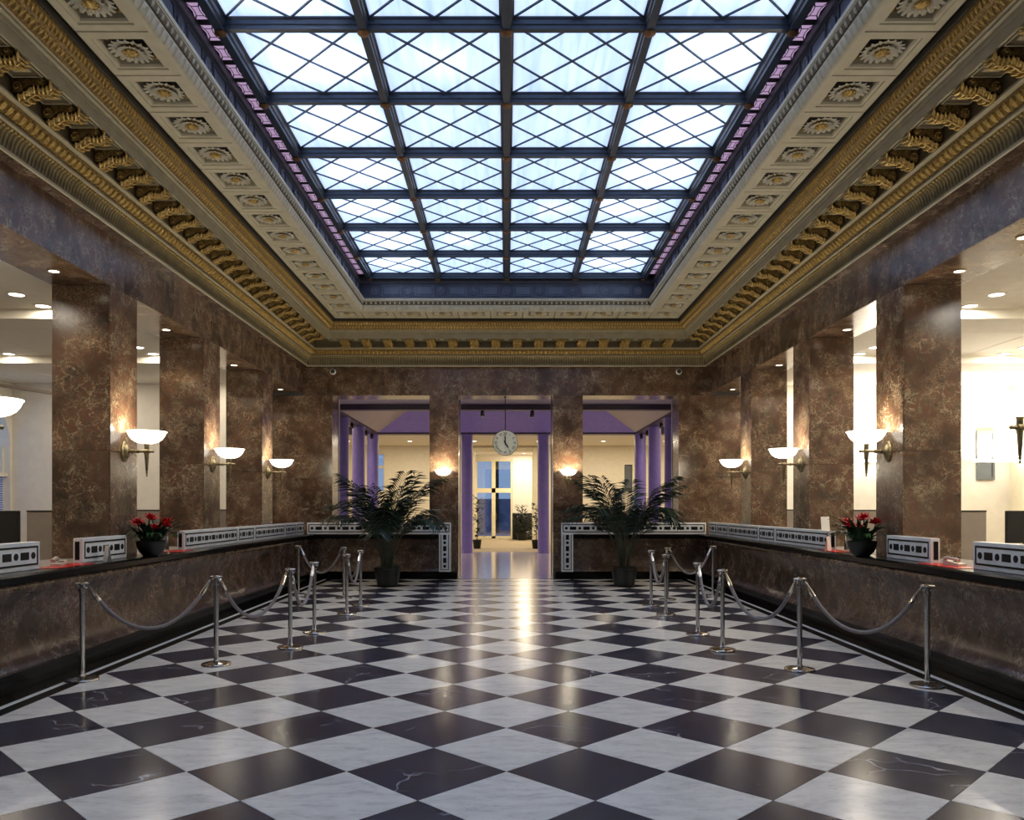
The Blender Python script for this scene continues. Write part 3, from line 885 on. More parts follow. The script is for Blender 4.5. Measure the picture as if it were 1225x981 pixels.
# white inlaid screens standing on the counters
ZF0, ZF1 = 1.042, 1.312
def screen(name, L, label, h=0.27, th=0.11, end_post=0, group='inlaid counter screens', cat='counter screen', pitch=0.30, mx=0.035):
    """local: x along 0..L, front face at y=0 looking -y, z 0..h"""
    t = tag(empty(name), label, cat, group)
    MB().bbox(0, L, 0, th, 0, h, 0.004).build('body', M['white_stone'], t)
    b, w = mx, 0.019
    br = MB()
    z0, z1 = h*0.16, h*0.86
    br.box(b, L-b, -0.004, 0.002, z0, z0+w).box(b, L-b, -0.004, 0.002, z1-w, z1).box(b, b+w, -0.004, 0.002, z0+w, z1-w).box(L-b-w, L-b, -0.004, 0.002, z0+w, z1-w)
    br.build('inlay_border', M['inlay'], t)
    zc = (z0+z1)/2
    inner = L - 2*b - 0.06
    n = max(1, int(round((inner-0.10)/pitch)))
    p = (inner - 0.10)/n
    for k in range(n+1):
        o = link('inlay_disc', disc_me, t); o.location = (b+0.03+0.05+k*p, 0, zc)
        if k < n:
            o = link('inlay_bar', bar_me, t); o.location = (b+0.03+0.05+(k+0.5)*p, 0, zc)
            o.scale = (p/0.30, 1, 1)
    if end_post:
        x = L if end_post > 0 else 0.0
        e = MB().box(x-0.002*end_post, x+0.004*end_post, th*0.28, th*0.72, h*0.12, h*0.88)
        e.build('end_inlay', M['inlay'], t)
    return t
disc_me = MB().lathe([(0.034,-0.001),(0.034,0.004),(0.030,0.005),(0.001,0.005)], 16, M=Matrix.Rotation(PI/2, 4, 'X')).mesh('inlay_disc', M['inlay'])
bar_me = MB().bbox(-0.072, 0.072, -0.005, 0.001, -0.037, 0.037, 0.003).mesh('inlay_bar', M['inlay'])
runs = [(6.40, 8.02), (8.83, 9.85), (11.62, 13.92), (13.95, 14.84), (14.87, 16.88), (16.91, 17.78), (17.81, 18.49)]
desc = ['cut by the frame edge', 'standing behind the red flower bowl', 'just beyond the flower bowl',
        'short, second past the bowl', 'long, third past the bowl', 'second from the far corner', 'tiny one in the far corner']
for sx in (-1, 1):
    for (a, b), d in zip(runs, desc):
        near = a in (8.83, 11.62)
        s = screen('counter_screen', b-a, 'white inlaid screen on the %s counter, %s' % (side(sx), d), ZF1-ZF0, 0.105, end_post=0)
        if sx < 0:
            s.location = (-4.625, a, ZF0); s.rotation_euler = (0, 0, PI/2)     # x along +Y, front (-y) -> +X
        else:
            s.location = (4.625, b, ZF0); s.rotation_euler = (0, 0, -PI/2)
        if near:
            x, e = (0.0, -1) if sx < 0 else (b-a, 1)
            MB().box(x-0.002*e, x+0.004*e, 0.035, 0.085, 0.035, 0.235).build('end_inlay', M['inlay'], s)
for sx in (-1, 1):
    xin = -1.284 if sx < 0 else 1.262
    L = 4.60 - abs(xin)
    lab = 'white inlaid screen turning down the end of the %s end counter' % side(sx)
    s = screen('corner_screen', L, lab, 0.265, 0.10)
    if sx < 0: s.location = (-4.60, 18.655, 1.034)
    else: s.location = (xin, 18.655, 1.034)
    # upright leg of the L shaped frame
    x0, x1 = (L-0.266, L) if sx < 0 else (0.0, 0.266)
    MB().bbox(x0, x1, -0.115, 0.10, 0.172-1.034, -0.001, 0.004).build('upright', M['white_stone'], s)
    br = MB()
    for a, b2, c2, d2 in ((x0+0.04, x0+0.054, 0.215, 1.03), (x1-0.054, x1-0.04, 0.215, 1.03), (x0+0.054, x1-0.054, 0.215, 0.229)):
        br.box(a, b2, -0.119, -0.113, c2-1.034, d2-1.034-0.002)
    br.build('inlay_border', M['inlay'], s)
    for k, z in enumerate((0.30, 0.435, 0.57, 0.705, 0.84, 0.965)):
        if k % 2 == 0:
            o = link('inlay_disc', disc_me, s); o.location = ((x0+x1)/2, -0.114, z-1.034)
        else:
            o = link('inlay_bar', bar_me, s); o.location = ((x0+x1)/2, -0.114, z-1.034); o.rotation_euler = (0, PI/2, 0); o.scale = (0.8, 1, 1)

# ================================================================== WALL SCONCES
def make_sconce():
    r = empty('wall_sconce')
    T = Matrix.Rotation(PI/2, 4, 'Y')
    MB().lathe([(0.105,0.0),(0.105,0.012),(0.095,0.022),(0.075,0.026),(0.070,0.040),(0.050,0.055),(0.030,0.062),(0.028,0.075),(0.001,0.075)], 22, (0.0,0,0), T, 1.25, 0.85).build('backplate', M['brass'], r, True)
    bd = MB()
    for k in range(14):
        a = 2*PI*k/14
        bd.lathe([(0.001,-0.010),(0.010,0),(0.001,0.010)], 6, (0.022, 0.076*math.cos(a), 0.112*math.sin(a)))
    bd.build('backplate_beading', M['brass'], r)
    MB().lathe([(0.020,0.06),(0.020,0.09),(0.030,0.095),(0.030,0.105),(0.018,0.110),(0.018,0.16),(0.026,0.165),(0.026,0.18),(0.016,0.185),(0.016,0.25),(0.034,0.255),(0.036,0.28),(0.034,0.305),(0.018,0.31),(0.016,0.35),(0.022,0.355),(0.010,0.372),(0.001,0.374)], 14, (0,0,0), T).build('arm', M['brass'], r, True)
    MB().lathe([(0.001,-0.315),(0.008,-0.312),(0.010,-0.298),(0.005,-0.285),(0.014,-0.27),(0.010,-0.255),(0.014,-0.24),(0.026,-0.06),(0.030,-0.035),(0.030,-0.02),(0.022,-0.012),(0.022,0.02),(0.028,0.03),(0.028,0.075),(0.034,0.08),(0.034,0.092)], 14, (0.28,0,0)).build('finial', M['brass'], r, True)
    bp = [(0.030,0.092),(0.08,0.098),(0.13,0.115),(0.175,0.145),(0.205,0.185),(0.226,0.235),(0.230,0.245)]
    bi = [(0.222,0.245),(0.198,0.19),(0.168,0.152),(0.125,0.124),(0.08,0.108),(0.001,0.104)]
    MB().lathe([(0.001,0.090)] + bp + bi, 32, (0.28,0,0)).build('glass_bowl', M['bowl_glass'], r, True)
    MB().lathe([(0.231,0.236),(0.236,0.238),(0.236,0.247),(0.222,0.247)], 32, (0.28,0,0)).build('bowl_rim', M['bowl_glass'], r, True)
    lamp('sconce_lamp', 'POINT', (0.26, 0, 0.27), SCONCE_W, (1.0, 0.90, 0.68), r, 0.05)
    return r
sc0 = make_sconce()
ki = 0
order = ['nearest, cut by the frame edge', 'on the first full pier', 'on the second pier', 'on the far pier']
for sx in (-1, 1):
    for c, d in zip(PIERS[1:], order):
        o = sc0 if ki == 0 else copy_tree(sc0)
        ki += 1
        o.location = (sx*W, c, 2.345); o.rotation_euler = (0, 0, 0 if sx < 0 else PI)
        tag(o, 'brass wall sconce with glowing bowl on the %s wall, %s' % (side(sx), d), 'wall lamp', 'wall sconces')
for x, d in ((-1.455, 'left'), (1.425, 'right')):
    o = copy_tree(sc0)
    o.location = (x, YB, 2.30); o.rotation_euler = (0, 0, -PI/2); o.scale = (0.8, 0.85, 0.85)
    tag(o, 'brass wall sconce with glowing bowl on the end wall, %s of the clock' % d, 'wall lamp', 'wall sconces')

# soffit downlights
dl0 = None
def make_downlight(rad, lens, name):
    r = empty(name)
    MB().lathe([(rad*0.72,0.0),(rad*0.76,-0.010),(rad,-0.008),(rad,0.0)], 20).build('ring', M['brass'] if rad < 0.08 else M['white_wall'], r, True)
    MB().lathe([(rad*0.7,-0.002),(rad*0.7,-0.006),(0.001,-0.006)], 18).build('lens', lens, r)
    return r
dl = make_downlight(0.075, M['lens'], 'soffit_downlight')
first = True
oc = [(PIERS[k]+PIER_W/2, PIERS[k+1]-PIER_W/2) for k in range(len(PIERS)-1)] + [(PIERS[-1]+PIER_W/2, YB)]
nth = ['in the nearest opening', 'in the second opening', 'in the third opening', 'in the fourth opening', 'in the farthest opening']
for sx in (-1, 1):
    for (a, b), d in zip(oc, nth):
        for yy, e in ((a+0.58, 'near'), (b-0.58, 'far')):
            o = dl if first else copy_tree(dl); first = False
            o.location = (sx*(W+0.35), yy, Z_OPEN-0.0005)
            tag(o, 'small round downlight in the %s wall soffit, %s end %s' % (side(sx), e, d), 'downlight', 'soffit downlights')
            lamp('downlight_lamp', 'SPOT', (0,0,-0.02), 9.0, WARM, o, 0.04, spot=math.radians(110))

# ================================================================== STANCHIONS AND ROPES
def make_stanchion():
    r = empty('stanchion')
    MB().lathe([(0.152,0.0),(0.152,0.014),(0.146,0.022),(0.110,0.030),(0.050,0.036),(0.030,0.040),(0.001,0.040)], 32).build('base', M['chrome'], r, True)
    MB().lathe([(0.034,0.030),(0.034,0.05),(0.0245,0.056),(0.0245,0.880),(0.001,0.881)], 18).build('post', M['chrome'], r, True)
    MB().lathe([(0.026,0.840),(0.032,0.845),(0.032,0.880),(0.026,0.886),(0.026,0.900),(0.040,0.912),(0.062,0.920),(0.064,0.927),(0.056,0.934),(0.020,0.940),(0.001,0.941)], 22).build('cap', M['chrome'], r, True)
    rg = MB()
    for k in range(4):
        a = PI/4 + k*PI/2
        c = Vector((0.045*math.cos(a), 0.045*math.sin(a), 0.895))
        u = Vector((math.cos(a), math.sin(a), 0))
        rg.tube([c + 0.016*(math.cos(t*PI/4)*u + math.sin(t*PI/4)*Vector((0,0,1))) for t in range(9)], 0.004, 5)
    rg.build('hook_ring', M['chrome'], r)
    return r
SL = [(-4.05,7.72),(-3.04,8.47),(-2.54,9.50),(-2.53,10.65),(-3.91,15.20),(-2.95,14.66),(-2.465,12.49),(-2.458,13.62)]
SR = [(3.88,7.46),(2.97,8.20),(2.49,9.33),(2.48,10.50),(3.84,15.05),(2.875,14.45),(2.44,12.40),(2.43,13.60)]
sd = ['nearest the camera', 'second from the camera', 'third from the camera', 'fourth from the camera', 'by the counter at the far end', 'rear inner one', 'first of the far group', 'middle of the far group']
st0 = make_stanchion(); first = True
for pts, nm in ((SL, 'left'), (SR, 'right')):
    for (x, y), d in zip(pts, sd):
        o = st0 if first else copy_tree(st0); first = False
        o.location = (x, y, 0)
        tag(o, 'chrome barrier post on the %s side, %s' % (nm, d), 'barrier post', 'barrier posts')
def catenary(A, B, sag, n=22):
    A, B = Vector(A), Vector(B); s = (B-A).length/2
    lo, hi = 0.05, 20.0
    for _ in range(60):
        a = (lo+hi)/2
        if a*(math.cosh(min(s/a, 50))-1) > sag: lo = a
        else: hi = a
    pts = []
    for k in range(n+1):
        u = -s + 2*s*k/n
        p = A.lerp(B, k/n); p.z = A.z - sag + a*(math.cosh(u/a)-1)
        pts.append(p)
    return pts
rp = [(0,1,'between the two nearest posts'), (1,2,'between the second and third posts'), (2,3,'between the third and fourth posts'), (4,5,'beside the counter at the far end'), (5,7,'between the two rear posts of the far group'), (6,7,'between the two front posts of the far group')]
for pts, nm in ((SL, 'left'), (SR, 'right')):
    for a, b, d in rp:
        A = Vector((pts[a][0], pts[a][1], 0)); B = Vector((pts[b][0], pts[b][1], 0))
        u = (B-A).normalized()
        mid = (A+B)/2
        r = empty('barrier_rope', tuple(mid))
        tag(r, 'grey velvet barrier rope on the %s, %s' % (nm, d), 'rope', 'barrier ropes')
        P = catenary(A + u*0.075 + Vector((0,0,0.872)) - mid, B - u*0.075 + Vector((0,0,0.872)) - mid, 0.43)
        MB().tube(P[1:-1], 0.0195, 10).build('cord', M['rope'], r, True)
        for q0, q1, q2, e in ((P[0], P[1], P[2], 1), (P[-1], P[-2], P[-3], -1)):
            MB().tube([q0 + Vector((0,0,0.022)) - u*0.012*e, q0, q1, q2.lerp(q1, 0.5)], [0.008, 0.012, 0.023, 0.0225], 8).build('hook', M['chrome'], r, True)

# ================================================================== CLOCK
def text_mesh(s, size, mat):
    cu = bpy.data.curves.new('numeral', 'FONT'); cu.body = s; cu.size = size; cu.align_x = 'CENTER'; cu.align_y = 'CENTER'; cu.extrude = 0.001; cu.resolution_u = 2
    o = bpy.data.objects.new('numeral', cu); COL.objects.link(o)
    bpy.context.view_layer.update()
    dg = bpy.context.evaluated_depsgraph_get()
    me = bpy.data.meshes.new_from_object(o.evaluated_get(dg))
    bpy.data.objects.remove(o); bpy.data.curves.remove(cu)
    me.materials.clear(); me.materials.append(mat)
    return me
CY, CZ, CR = 19.12, 3.17, 0.295
ck = tag(empty('hanging_clock', (-0.03, CY, CZ)), 'round white hanging clock with roman numerals in the middle opening', 'clock')
T = Matrix.Rotation(PI/2, 4, 'X')
MB().lathe([(CR*0.9,-0.07),(CR,-0.06),(CR,0.06),(CR*0.97,0.075),(CR*0.93,0.075),(CR*0.92,0.064),(0.001,0.064)], 48, (0,0,0), T).build('case', M['dial'], ck, True)
MB().lathe([(CR*0.92,0.064),(CR*0.92,0.067),(0.001,0.067)], 48, (0,0,0), T).build('dial', M['dial'], ck)
MB().lathe([(CR*1.012,0.05),(CR*1.012,0.07),(CR*0.985,0.078),(CR*0.985,0.05)], 48, (0,0,0), T).build('bezel', M['plaster_dark'], ck, True)
MB().lathe([(0.012,CR-0.01),(0.012,Z_BO-CZ-0.02),(0.04,Z_BO-CZ-0.018),(0.04,Z_BO-CZ)], 10).build('rod', M['clock_black'], ck)
for k, s in enumerate(['XII','I','II','III','IIII','V','VI','VII','VIII','IX','X','XI']):
    a = math.radians(90 - 30*k)
    o = link('numeral', text_mesh(s, 0.085, M['clock_black']), ck)
    o.location = (CR*0.74*math.cos(a), -0.069, CR*0.74*math.sin(a))
    o.rotation_euler = (PI/2, a - PI/2, 0) if False else (PI/2, -(a - PI/2), 0)
def hand(L, w, ang, y, name):
    c, s = math.cos(ang), math.sin(ang)
    pts = [(-0.05, w*0.5), (-0.05, -w*0.5), (L*0.6, -w*0.7), (L, 0), (L*0.6, w*0.7)]
    MB().extrude([(a*c - b*s, a*s + b*c) for a, b in pts], y, y-0.004, lambda a, b, d: (a, d, b)).build(name, M['clock_black'], ck)
hand(0.21, 0.018, math.radians(92), -0.074, 'minute_hand')
hand(0.165, 0.026, math.radians(-59), -0.080, 'hour_hand')

# security domes
for x, d in ((-4.03, 'left'), (4.0, 'right')):
    c = tag(empty('security_camera', (x, YB, 4.80)), 'small white dome camera under the cornice, %s of the end wall' % d, 'camera', 'dome cameras')
    MB().lathe([(0.07,0.0),(0.07,0.03),(0.055,0.045),(0.001,0.045)], 18, (0,0,0), T).build('housing', M['white_stone'], c, True)
    MB().lathe([(0.050,0.04),(0.046,0.065),(0.030,0.085),(0.001,0.092)], 16, (0,0,0), T).build('lens_dome', M['plastic_black'], c, True)

# ================================================================== PALMS
def frond(az, tilt, L, droop, rng):
    st, lv = MB(), MB()
    n = 14
    pts = []
    ca, sa = math.cos(az), math.sin(az)
    for k in range(n+1):
        s = k/n
        th = tilt + droop*s*s
        if k == 0: x = z = 0.0
        else:
            x += L/n*math.sin(th); z += L/n*math.cos(th)
        pts.append(Vector((x*ca, x*sa, z)))
    st.tube(pts, [0.013*(1-0.75*k/n) for k in range(n+1)], 5)
    perp = Vector((-sa, ca, 0))
    N = 26
    for k in range(N):
        s = 0.42 + 0.58*k/(N-1)
        f = s*n; i0 = min(int(f), n-1)
        p = pts[i0].lerp(pts[i0+1], f-i0)
        t = (pts[i0+1]-pts[i0]).normalized()
        nrm = perp.cross(t).normalized()
        ll = 0.56*(0.5 + 0.5*math.sin(PI*min(1, (s-0.36)/0.66)))*rng.uniform(0.85, 1.15)
        for sd_ in (-1, 1):
            d = (perp*sd_*0.78 + t*0.70 + nrm*rng.uniform(-0.05,0.28)).normalized()
            q1 = p + d*ll*0.5; q2 = p + d*ll + Vector((0,0,-0.24*ll))
            wv = t.cross(d).normalized().cross(d).normalized()*0.019
            lv.add([p, q1+wv, q2, q1-wv], [(0,1,2,3)])
    return st, lv
def palm(x, y, label, seed, mirror):
    rng = random.Random(seed)
    t = tag(empty('potted_palm', (x, y, 0)), label, 'potted palm', 'kentia palms')
    MB().lathe([(0.20,0.0),(0.215,0.01),(0.275,0.36),(0.290,0.365),(0.290,0.40),(0.268,0.40),(0.262,0.34),(0.001,0.34)], 28).build('pot', M['pot'], t, True)
    MB().lathe([(0.262,0.33),(0.262,0.352),(0.15,0.362),(0.001,0.365)], 20).build('soil', M['soil'], t)
    n = 26
    for k in range(n):
        az = 2*PI*k/n*2.0 + rng.uniform(-0.35, 0.35)
        h = k/n
        L = rng.uniform(1.75, 2.3) if k % 3 else rng.uniform(2.1, 2.45)
        tilt = rng.uniform(0.02, 0.26); dr = rng.uniform(1.2, 2.15) if k % 3 else rng.uniform(0.6, 1.2)
        st, lv = frond(az, tilt, L*0.93, dr, rng)
        b = (0.11*math.cos(az)*rng.uniform(0.2,1), 0.11*math.sin(az)*rng.uniform(0.2,1), 0.35)
        o = st.build('frond_stalk', M['stem'], t); o.location = b
        l = lv.build('leaflets', M['leaf'], o)
    return t
palm(-2.50, 17.0, 'tall potted palm in a black pot left of the entrance', 3, 1)
palm(2.47, 17.0, 'tall potted palm in a black pot right of the entrance', 11, -1)

# ================================================================== FLOWER BOWLS
def strap_leaf(L, w, bend):
    m = MB(); v = []; n = 6
    x = z = 0.0; th = 0.25
    for k in range(n+1):
        s = k/n; ww = w*math.sin(PI*min(0.98, 0.18+0.82*s))
        v += [(x, -ww, z+0.006), (x, 0, z), (x, ww, z+0.006)]
        th += bend/n; x += L/n*math.sin(th); z += L/n*math.cos(th)
    f = []
    for k in range(n):
        f += [(k*3, k*3+1, k*3+4, k*3+3), (k*3+1, k*3+2, k*3+5, k*3+4)]
    return m.add(v, f)
strap_me = [strap_leaf(0.42, 0.028, 1.35).mesh('leaf', M['leaf_dark'], True), strap_leaf(0.40, 0.030, 1.9).mesh('leaf', M['leaf_bright'], True), strap_leaf(0.44, 0.024, 0.9).mesh('leaf', M['leaf_dark'], True)]
fm = MB(); rng = random.Random(5)
for ring, (cnt, th, L) in enumerate(((9, 1.15, 0.10), (7, 0.75, 0.10), (5, 0.35, 0.085))):
    for k in range(cnt):
        a = 2*PI*k/cnt + ring*0.4
        u = Vector((math.cos(a)*math.sin(th), math.sin(a)*math.sin(th), math.cos(th)))
        p = Vector((-math.sin(a), math.cos(a), 0))*0.018
        fm.add([(0,0,0), tuple(u*L*0.5+p), tuple(u*L+Vector((0,0,-0.01))), tuple(u*L*0.5-p), tuple(u*L*0.5+Vector((0,0,0.008)))], [(0,1,4),(1,2,4),(2,3,4),(3,0,4)])
flower_me = fm.mesh('flower', M['red'])
for sx in (-1, 1):
    t = tag(empty('flower_bowl', (sx*4.48, 10.20, 1.041)), 'black bowl of red flowers and green leaves on the %s counter' % side(sx), 'flower bowl', 'flower bowls')
    MB().lathe([(0.09,0.0),(0.10,0.01),(0.14,0.05),(0.17,0.12),(0.18,0.18),(0.17,0.19),(0.165,0.18),(0.001,0.18)], 28).build('bowl', M['pot'], t, True)
    MB().lathe([(0.165,0.175),(0.165,0.19),(0.001,0.20)], 18).build('soil', M['soil'], t)
    rng = random.Random(20+sx)
    for k in range(80):
        a = 2*PI*k/80*3.0 + rng.uniform(-0.2, 0.2); r = rng.uniform(0.02, 0.13)
        o = link('leaf', strap_me[k % 3], t)
        o.location = (r*math.cos(a), r*math.sin(a), 0.17); o.rotation_euler = (0, 0, a)
        s = rng.uniform(0.75, 1.1)
        wv = sx*math.cos(a)
        if wv > 0.05: s = max(0.2, min(s, (0.205 - r*wv)/(0.36*wv)))
        o.scale = (s*1.0, s*1.2, s)
    for dx, dy, dz in ((-sx*0.20,-0.06,0.36),(-sx*0.02,-0.10,0.46),(-sx*0.10,-0.14,0.33),(sx*0.08,-0.20,0.40),(-sx*0.14,0.14,0.40),(sx*0.05,0.16,0.44)):
        MB().tube([(dx*0.3, dy*0.3, 0.19), (dx*0.8, dy*0.8, dz*0.7), (dx, dy, dz)], 0.008, 6).build('flower_stem', M['stem'], t)
        o = link('flower', flower_me, t); o.location = (dx, dy, dz); o.rotation_euler = (rng.uniform(-0.3,0.3), rng.uniform(-0.3,0.3), rng.uniform(0,6)); o.scale = (1.2,1.2,1.2)

# ================================================================== COUNTER ITEMS
for sx in (-1, 1):
    s_ = side(sx)
    for (a, b), d in (((8.06, 8.80), 'beside the nearest gap in the screens'), ((11.05, 11.58), 'beyond the flower bowl')):
        tag(MB().bbox(sx*4.47, sx*4.72, a, b, 1.041, 1.047, 0.002).build('writing_mat', M['red_mat']), 'shiny red mat on the %s counter, %s' % (s_, d), 'mat', 'red counter mats')
    # phone
    p = tag(empty('telephone', (sx*4.66, 8.42, 1.048), 0.3), 'cream desk telephone on the %s counter in the screen gap' % s_, 'telephone')
    MB().extrude([(-0.10,0),(0.10,0),(0.10,0.05),(-0.10,0.02)], -0.055, 0.055, lambda a, b, c: (c, a, b)).build('base', M['plastic_cream'], p)
    MB().tube([(-0.035,-0.09,0.05),(-0.035,-0.06,0.065),(-0.035,0.05,0.075),(-0.035,0.09,0.062)], [0.024,0.016,0.016,0.024], 8).build('handset', M['plastic_cream'], p, True)
    for r in range(3):
        for c in range(3):
            MB().box(0.005+c*0.016, 0.016+c*0.016, -0.03+r*0.02, -0.018+r*0.02, 0.034, 0.044).build('key', M['plastic_black'], p)
    # brochure cards
    c = tag(empty('tent_card', (sx*4.50, 9.12 if sx < 0 else 11.32, 1.041), 0.0), 'folded white card standing on the %s counter' % s_, 'card')
    hh = 0.20 if sx < 0 else 0.22
    MB().add([(-0.05,-0.03,0),(0.05,-0.03,0),(0.05,0.0,hh),(-0.05,0.0,hh),(-0.05,0.03,0),(0.05,0.03,0),(-0.05,-0.026,0),(0.05,-0.026,0)], [(0,1,2,3),(3,2,5,4)]).build('leaf_panel', M['paper'], c)
    c.scale = (0.75, 1.0, 0.9); c.rotation_euler = (0, 0, sx*0.5)
    # photo frame
    f = tag(empty('photo_frame', (sx*4.92, 11.55, 1.041), sx*0.35), 'silver framed picture behind the flowers on the %s counter' % s_, 'picture frame')
    MB().box(-0.12, -0.10, -0.01, 0.01, 0, 0.34).box(0.10, 0.12, -0.01, 0.01, 0, 0.34).box(-0.10, 0.10, -0.01, 0.01, 0, 0.02).box(-0.10, 0.10, -0.01, 0.01, 0.32, 0.34).build('frame', M['chrome'], f)
    MB().box(-0.10, 0.10, -0.003, 0.006, 0.02, 0.32).build('picture', M['photo'], f)
    MB().box(-0.02, 0.02, 0.01, 0.11, 0.0, 0.02).build('foot', M['plastic_black'], f)
    # calculator / printer between screens
    p = tag(empty('receipt_printer', (sx*4.95, 11.30, 1.041), 0.1), 'small black and grey printer behind the %s flower bowl' % s_, 'printer')
    MB().bbox(-0.10, 0.10, -0.12, 0.12, 0, 0.10, 0.01).build('housing', M['plastic_black'], p)
    MB().bbox(-0.095, 0.095, -0.115, 0.10, 0.101, 0.14, 0.01).build('lid', M['screen_grey'], p)
    MB().box(-0.06, 0.06, 0.05, 0.06, 0.14, 0.20).build('paper_strip', M['paper'], p)
    # inner desks behind each opening
    for (a, b), d in zip(oc, nth):
        k = tag(empty('teller_desk', (sx*5.06, (a+b)/2, 0)), 'teller desk behind the %s counter, %s' % (s_, d), 'desk', 'teller desks')
        L = (b-a)/2 - 0.01
        MB().bbox(-0.315, 0.315, -L, L, 0.99, 1.04, 0.006).build('top', M['screen_grey'], k)
        for q in (-L+0.03, L-0.06):
            MB().box(-0.30, 0.30, q, q+0.03, 0, 0.99).build('side_panel', M['screen_grey'], k)
        MB().box(-0.02, 0.0, -L+0.06, L-0.06, 0.2, 0.99).build('modesty_panel', M['screen_grey'], k)
tag(MB().box(4.64, 4.73, 12.05, 12.20, 1.3125, 1.3155).build('notice', M['paper']), 'small flat leaflet on top of the right inlaid screen', 'leaflet')
c = tag(empty('notice_card', (4.675, 11.85, 1.313), 0.25), 'white upright notice card on top of the right inlaid screen', 'card')
MB().add([(-0.07,0,0),(0.07,0,0),(0.085,0.04,0.20),(-0.055,0.04,0.20),(-0.07,0.004,0),(0.07,0.004,0),(0.085,0.044,0.20),(-0.055,0.044,0.20)], [(0,1,2,3),(7,6,5,4),(0,4,5,1),(1,5,6,2),(2,6,7,3),(3,7,4,0)]).build('sheet', M['paper'], c)

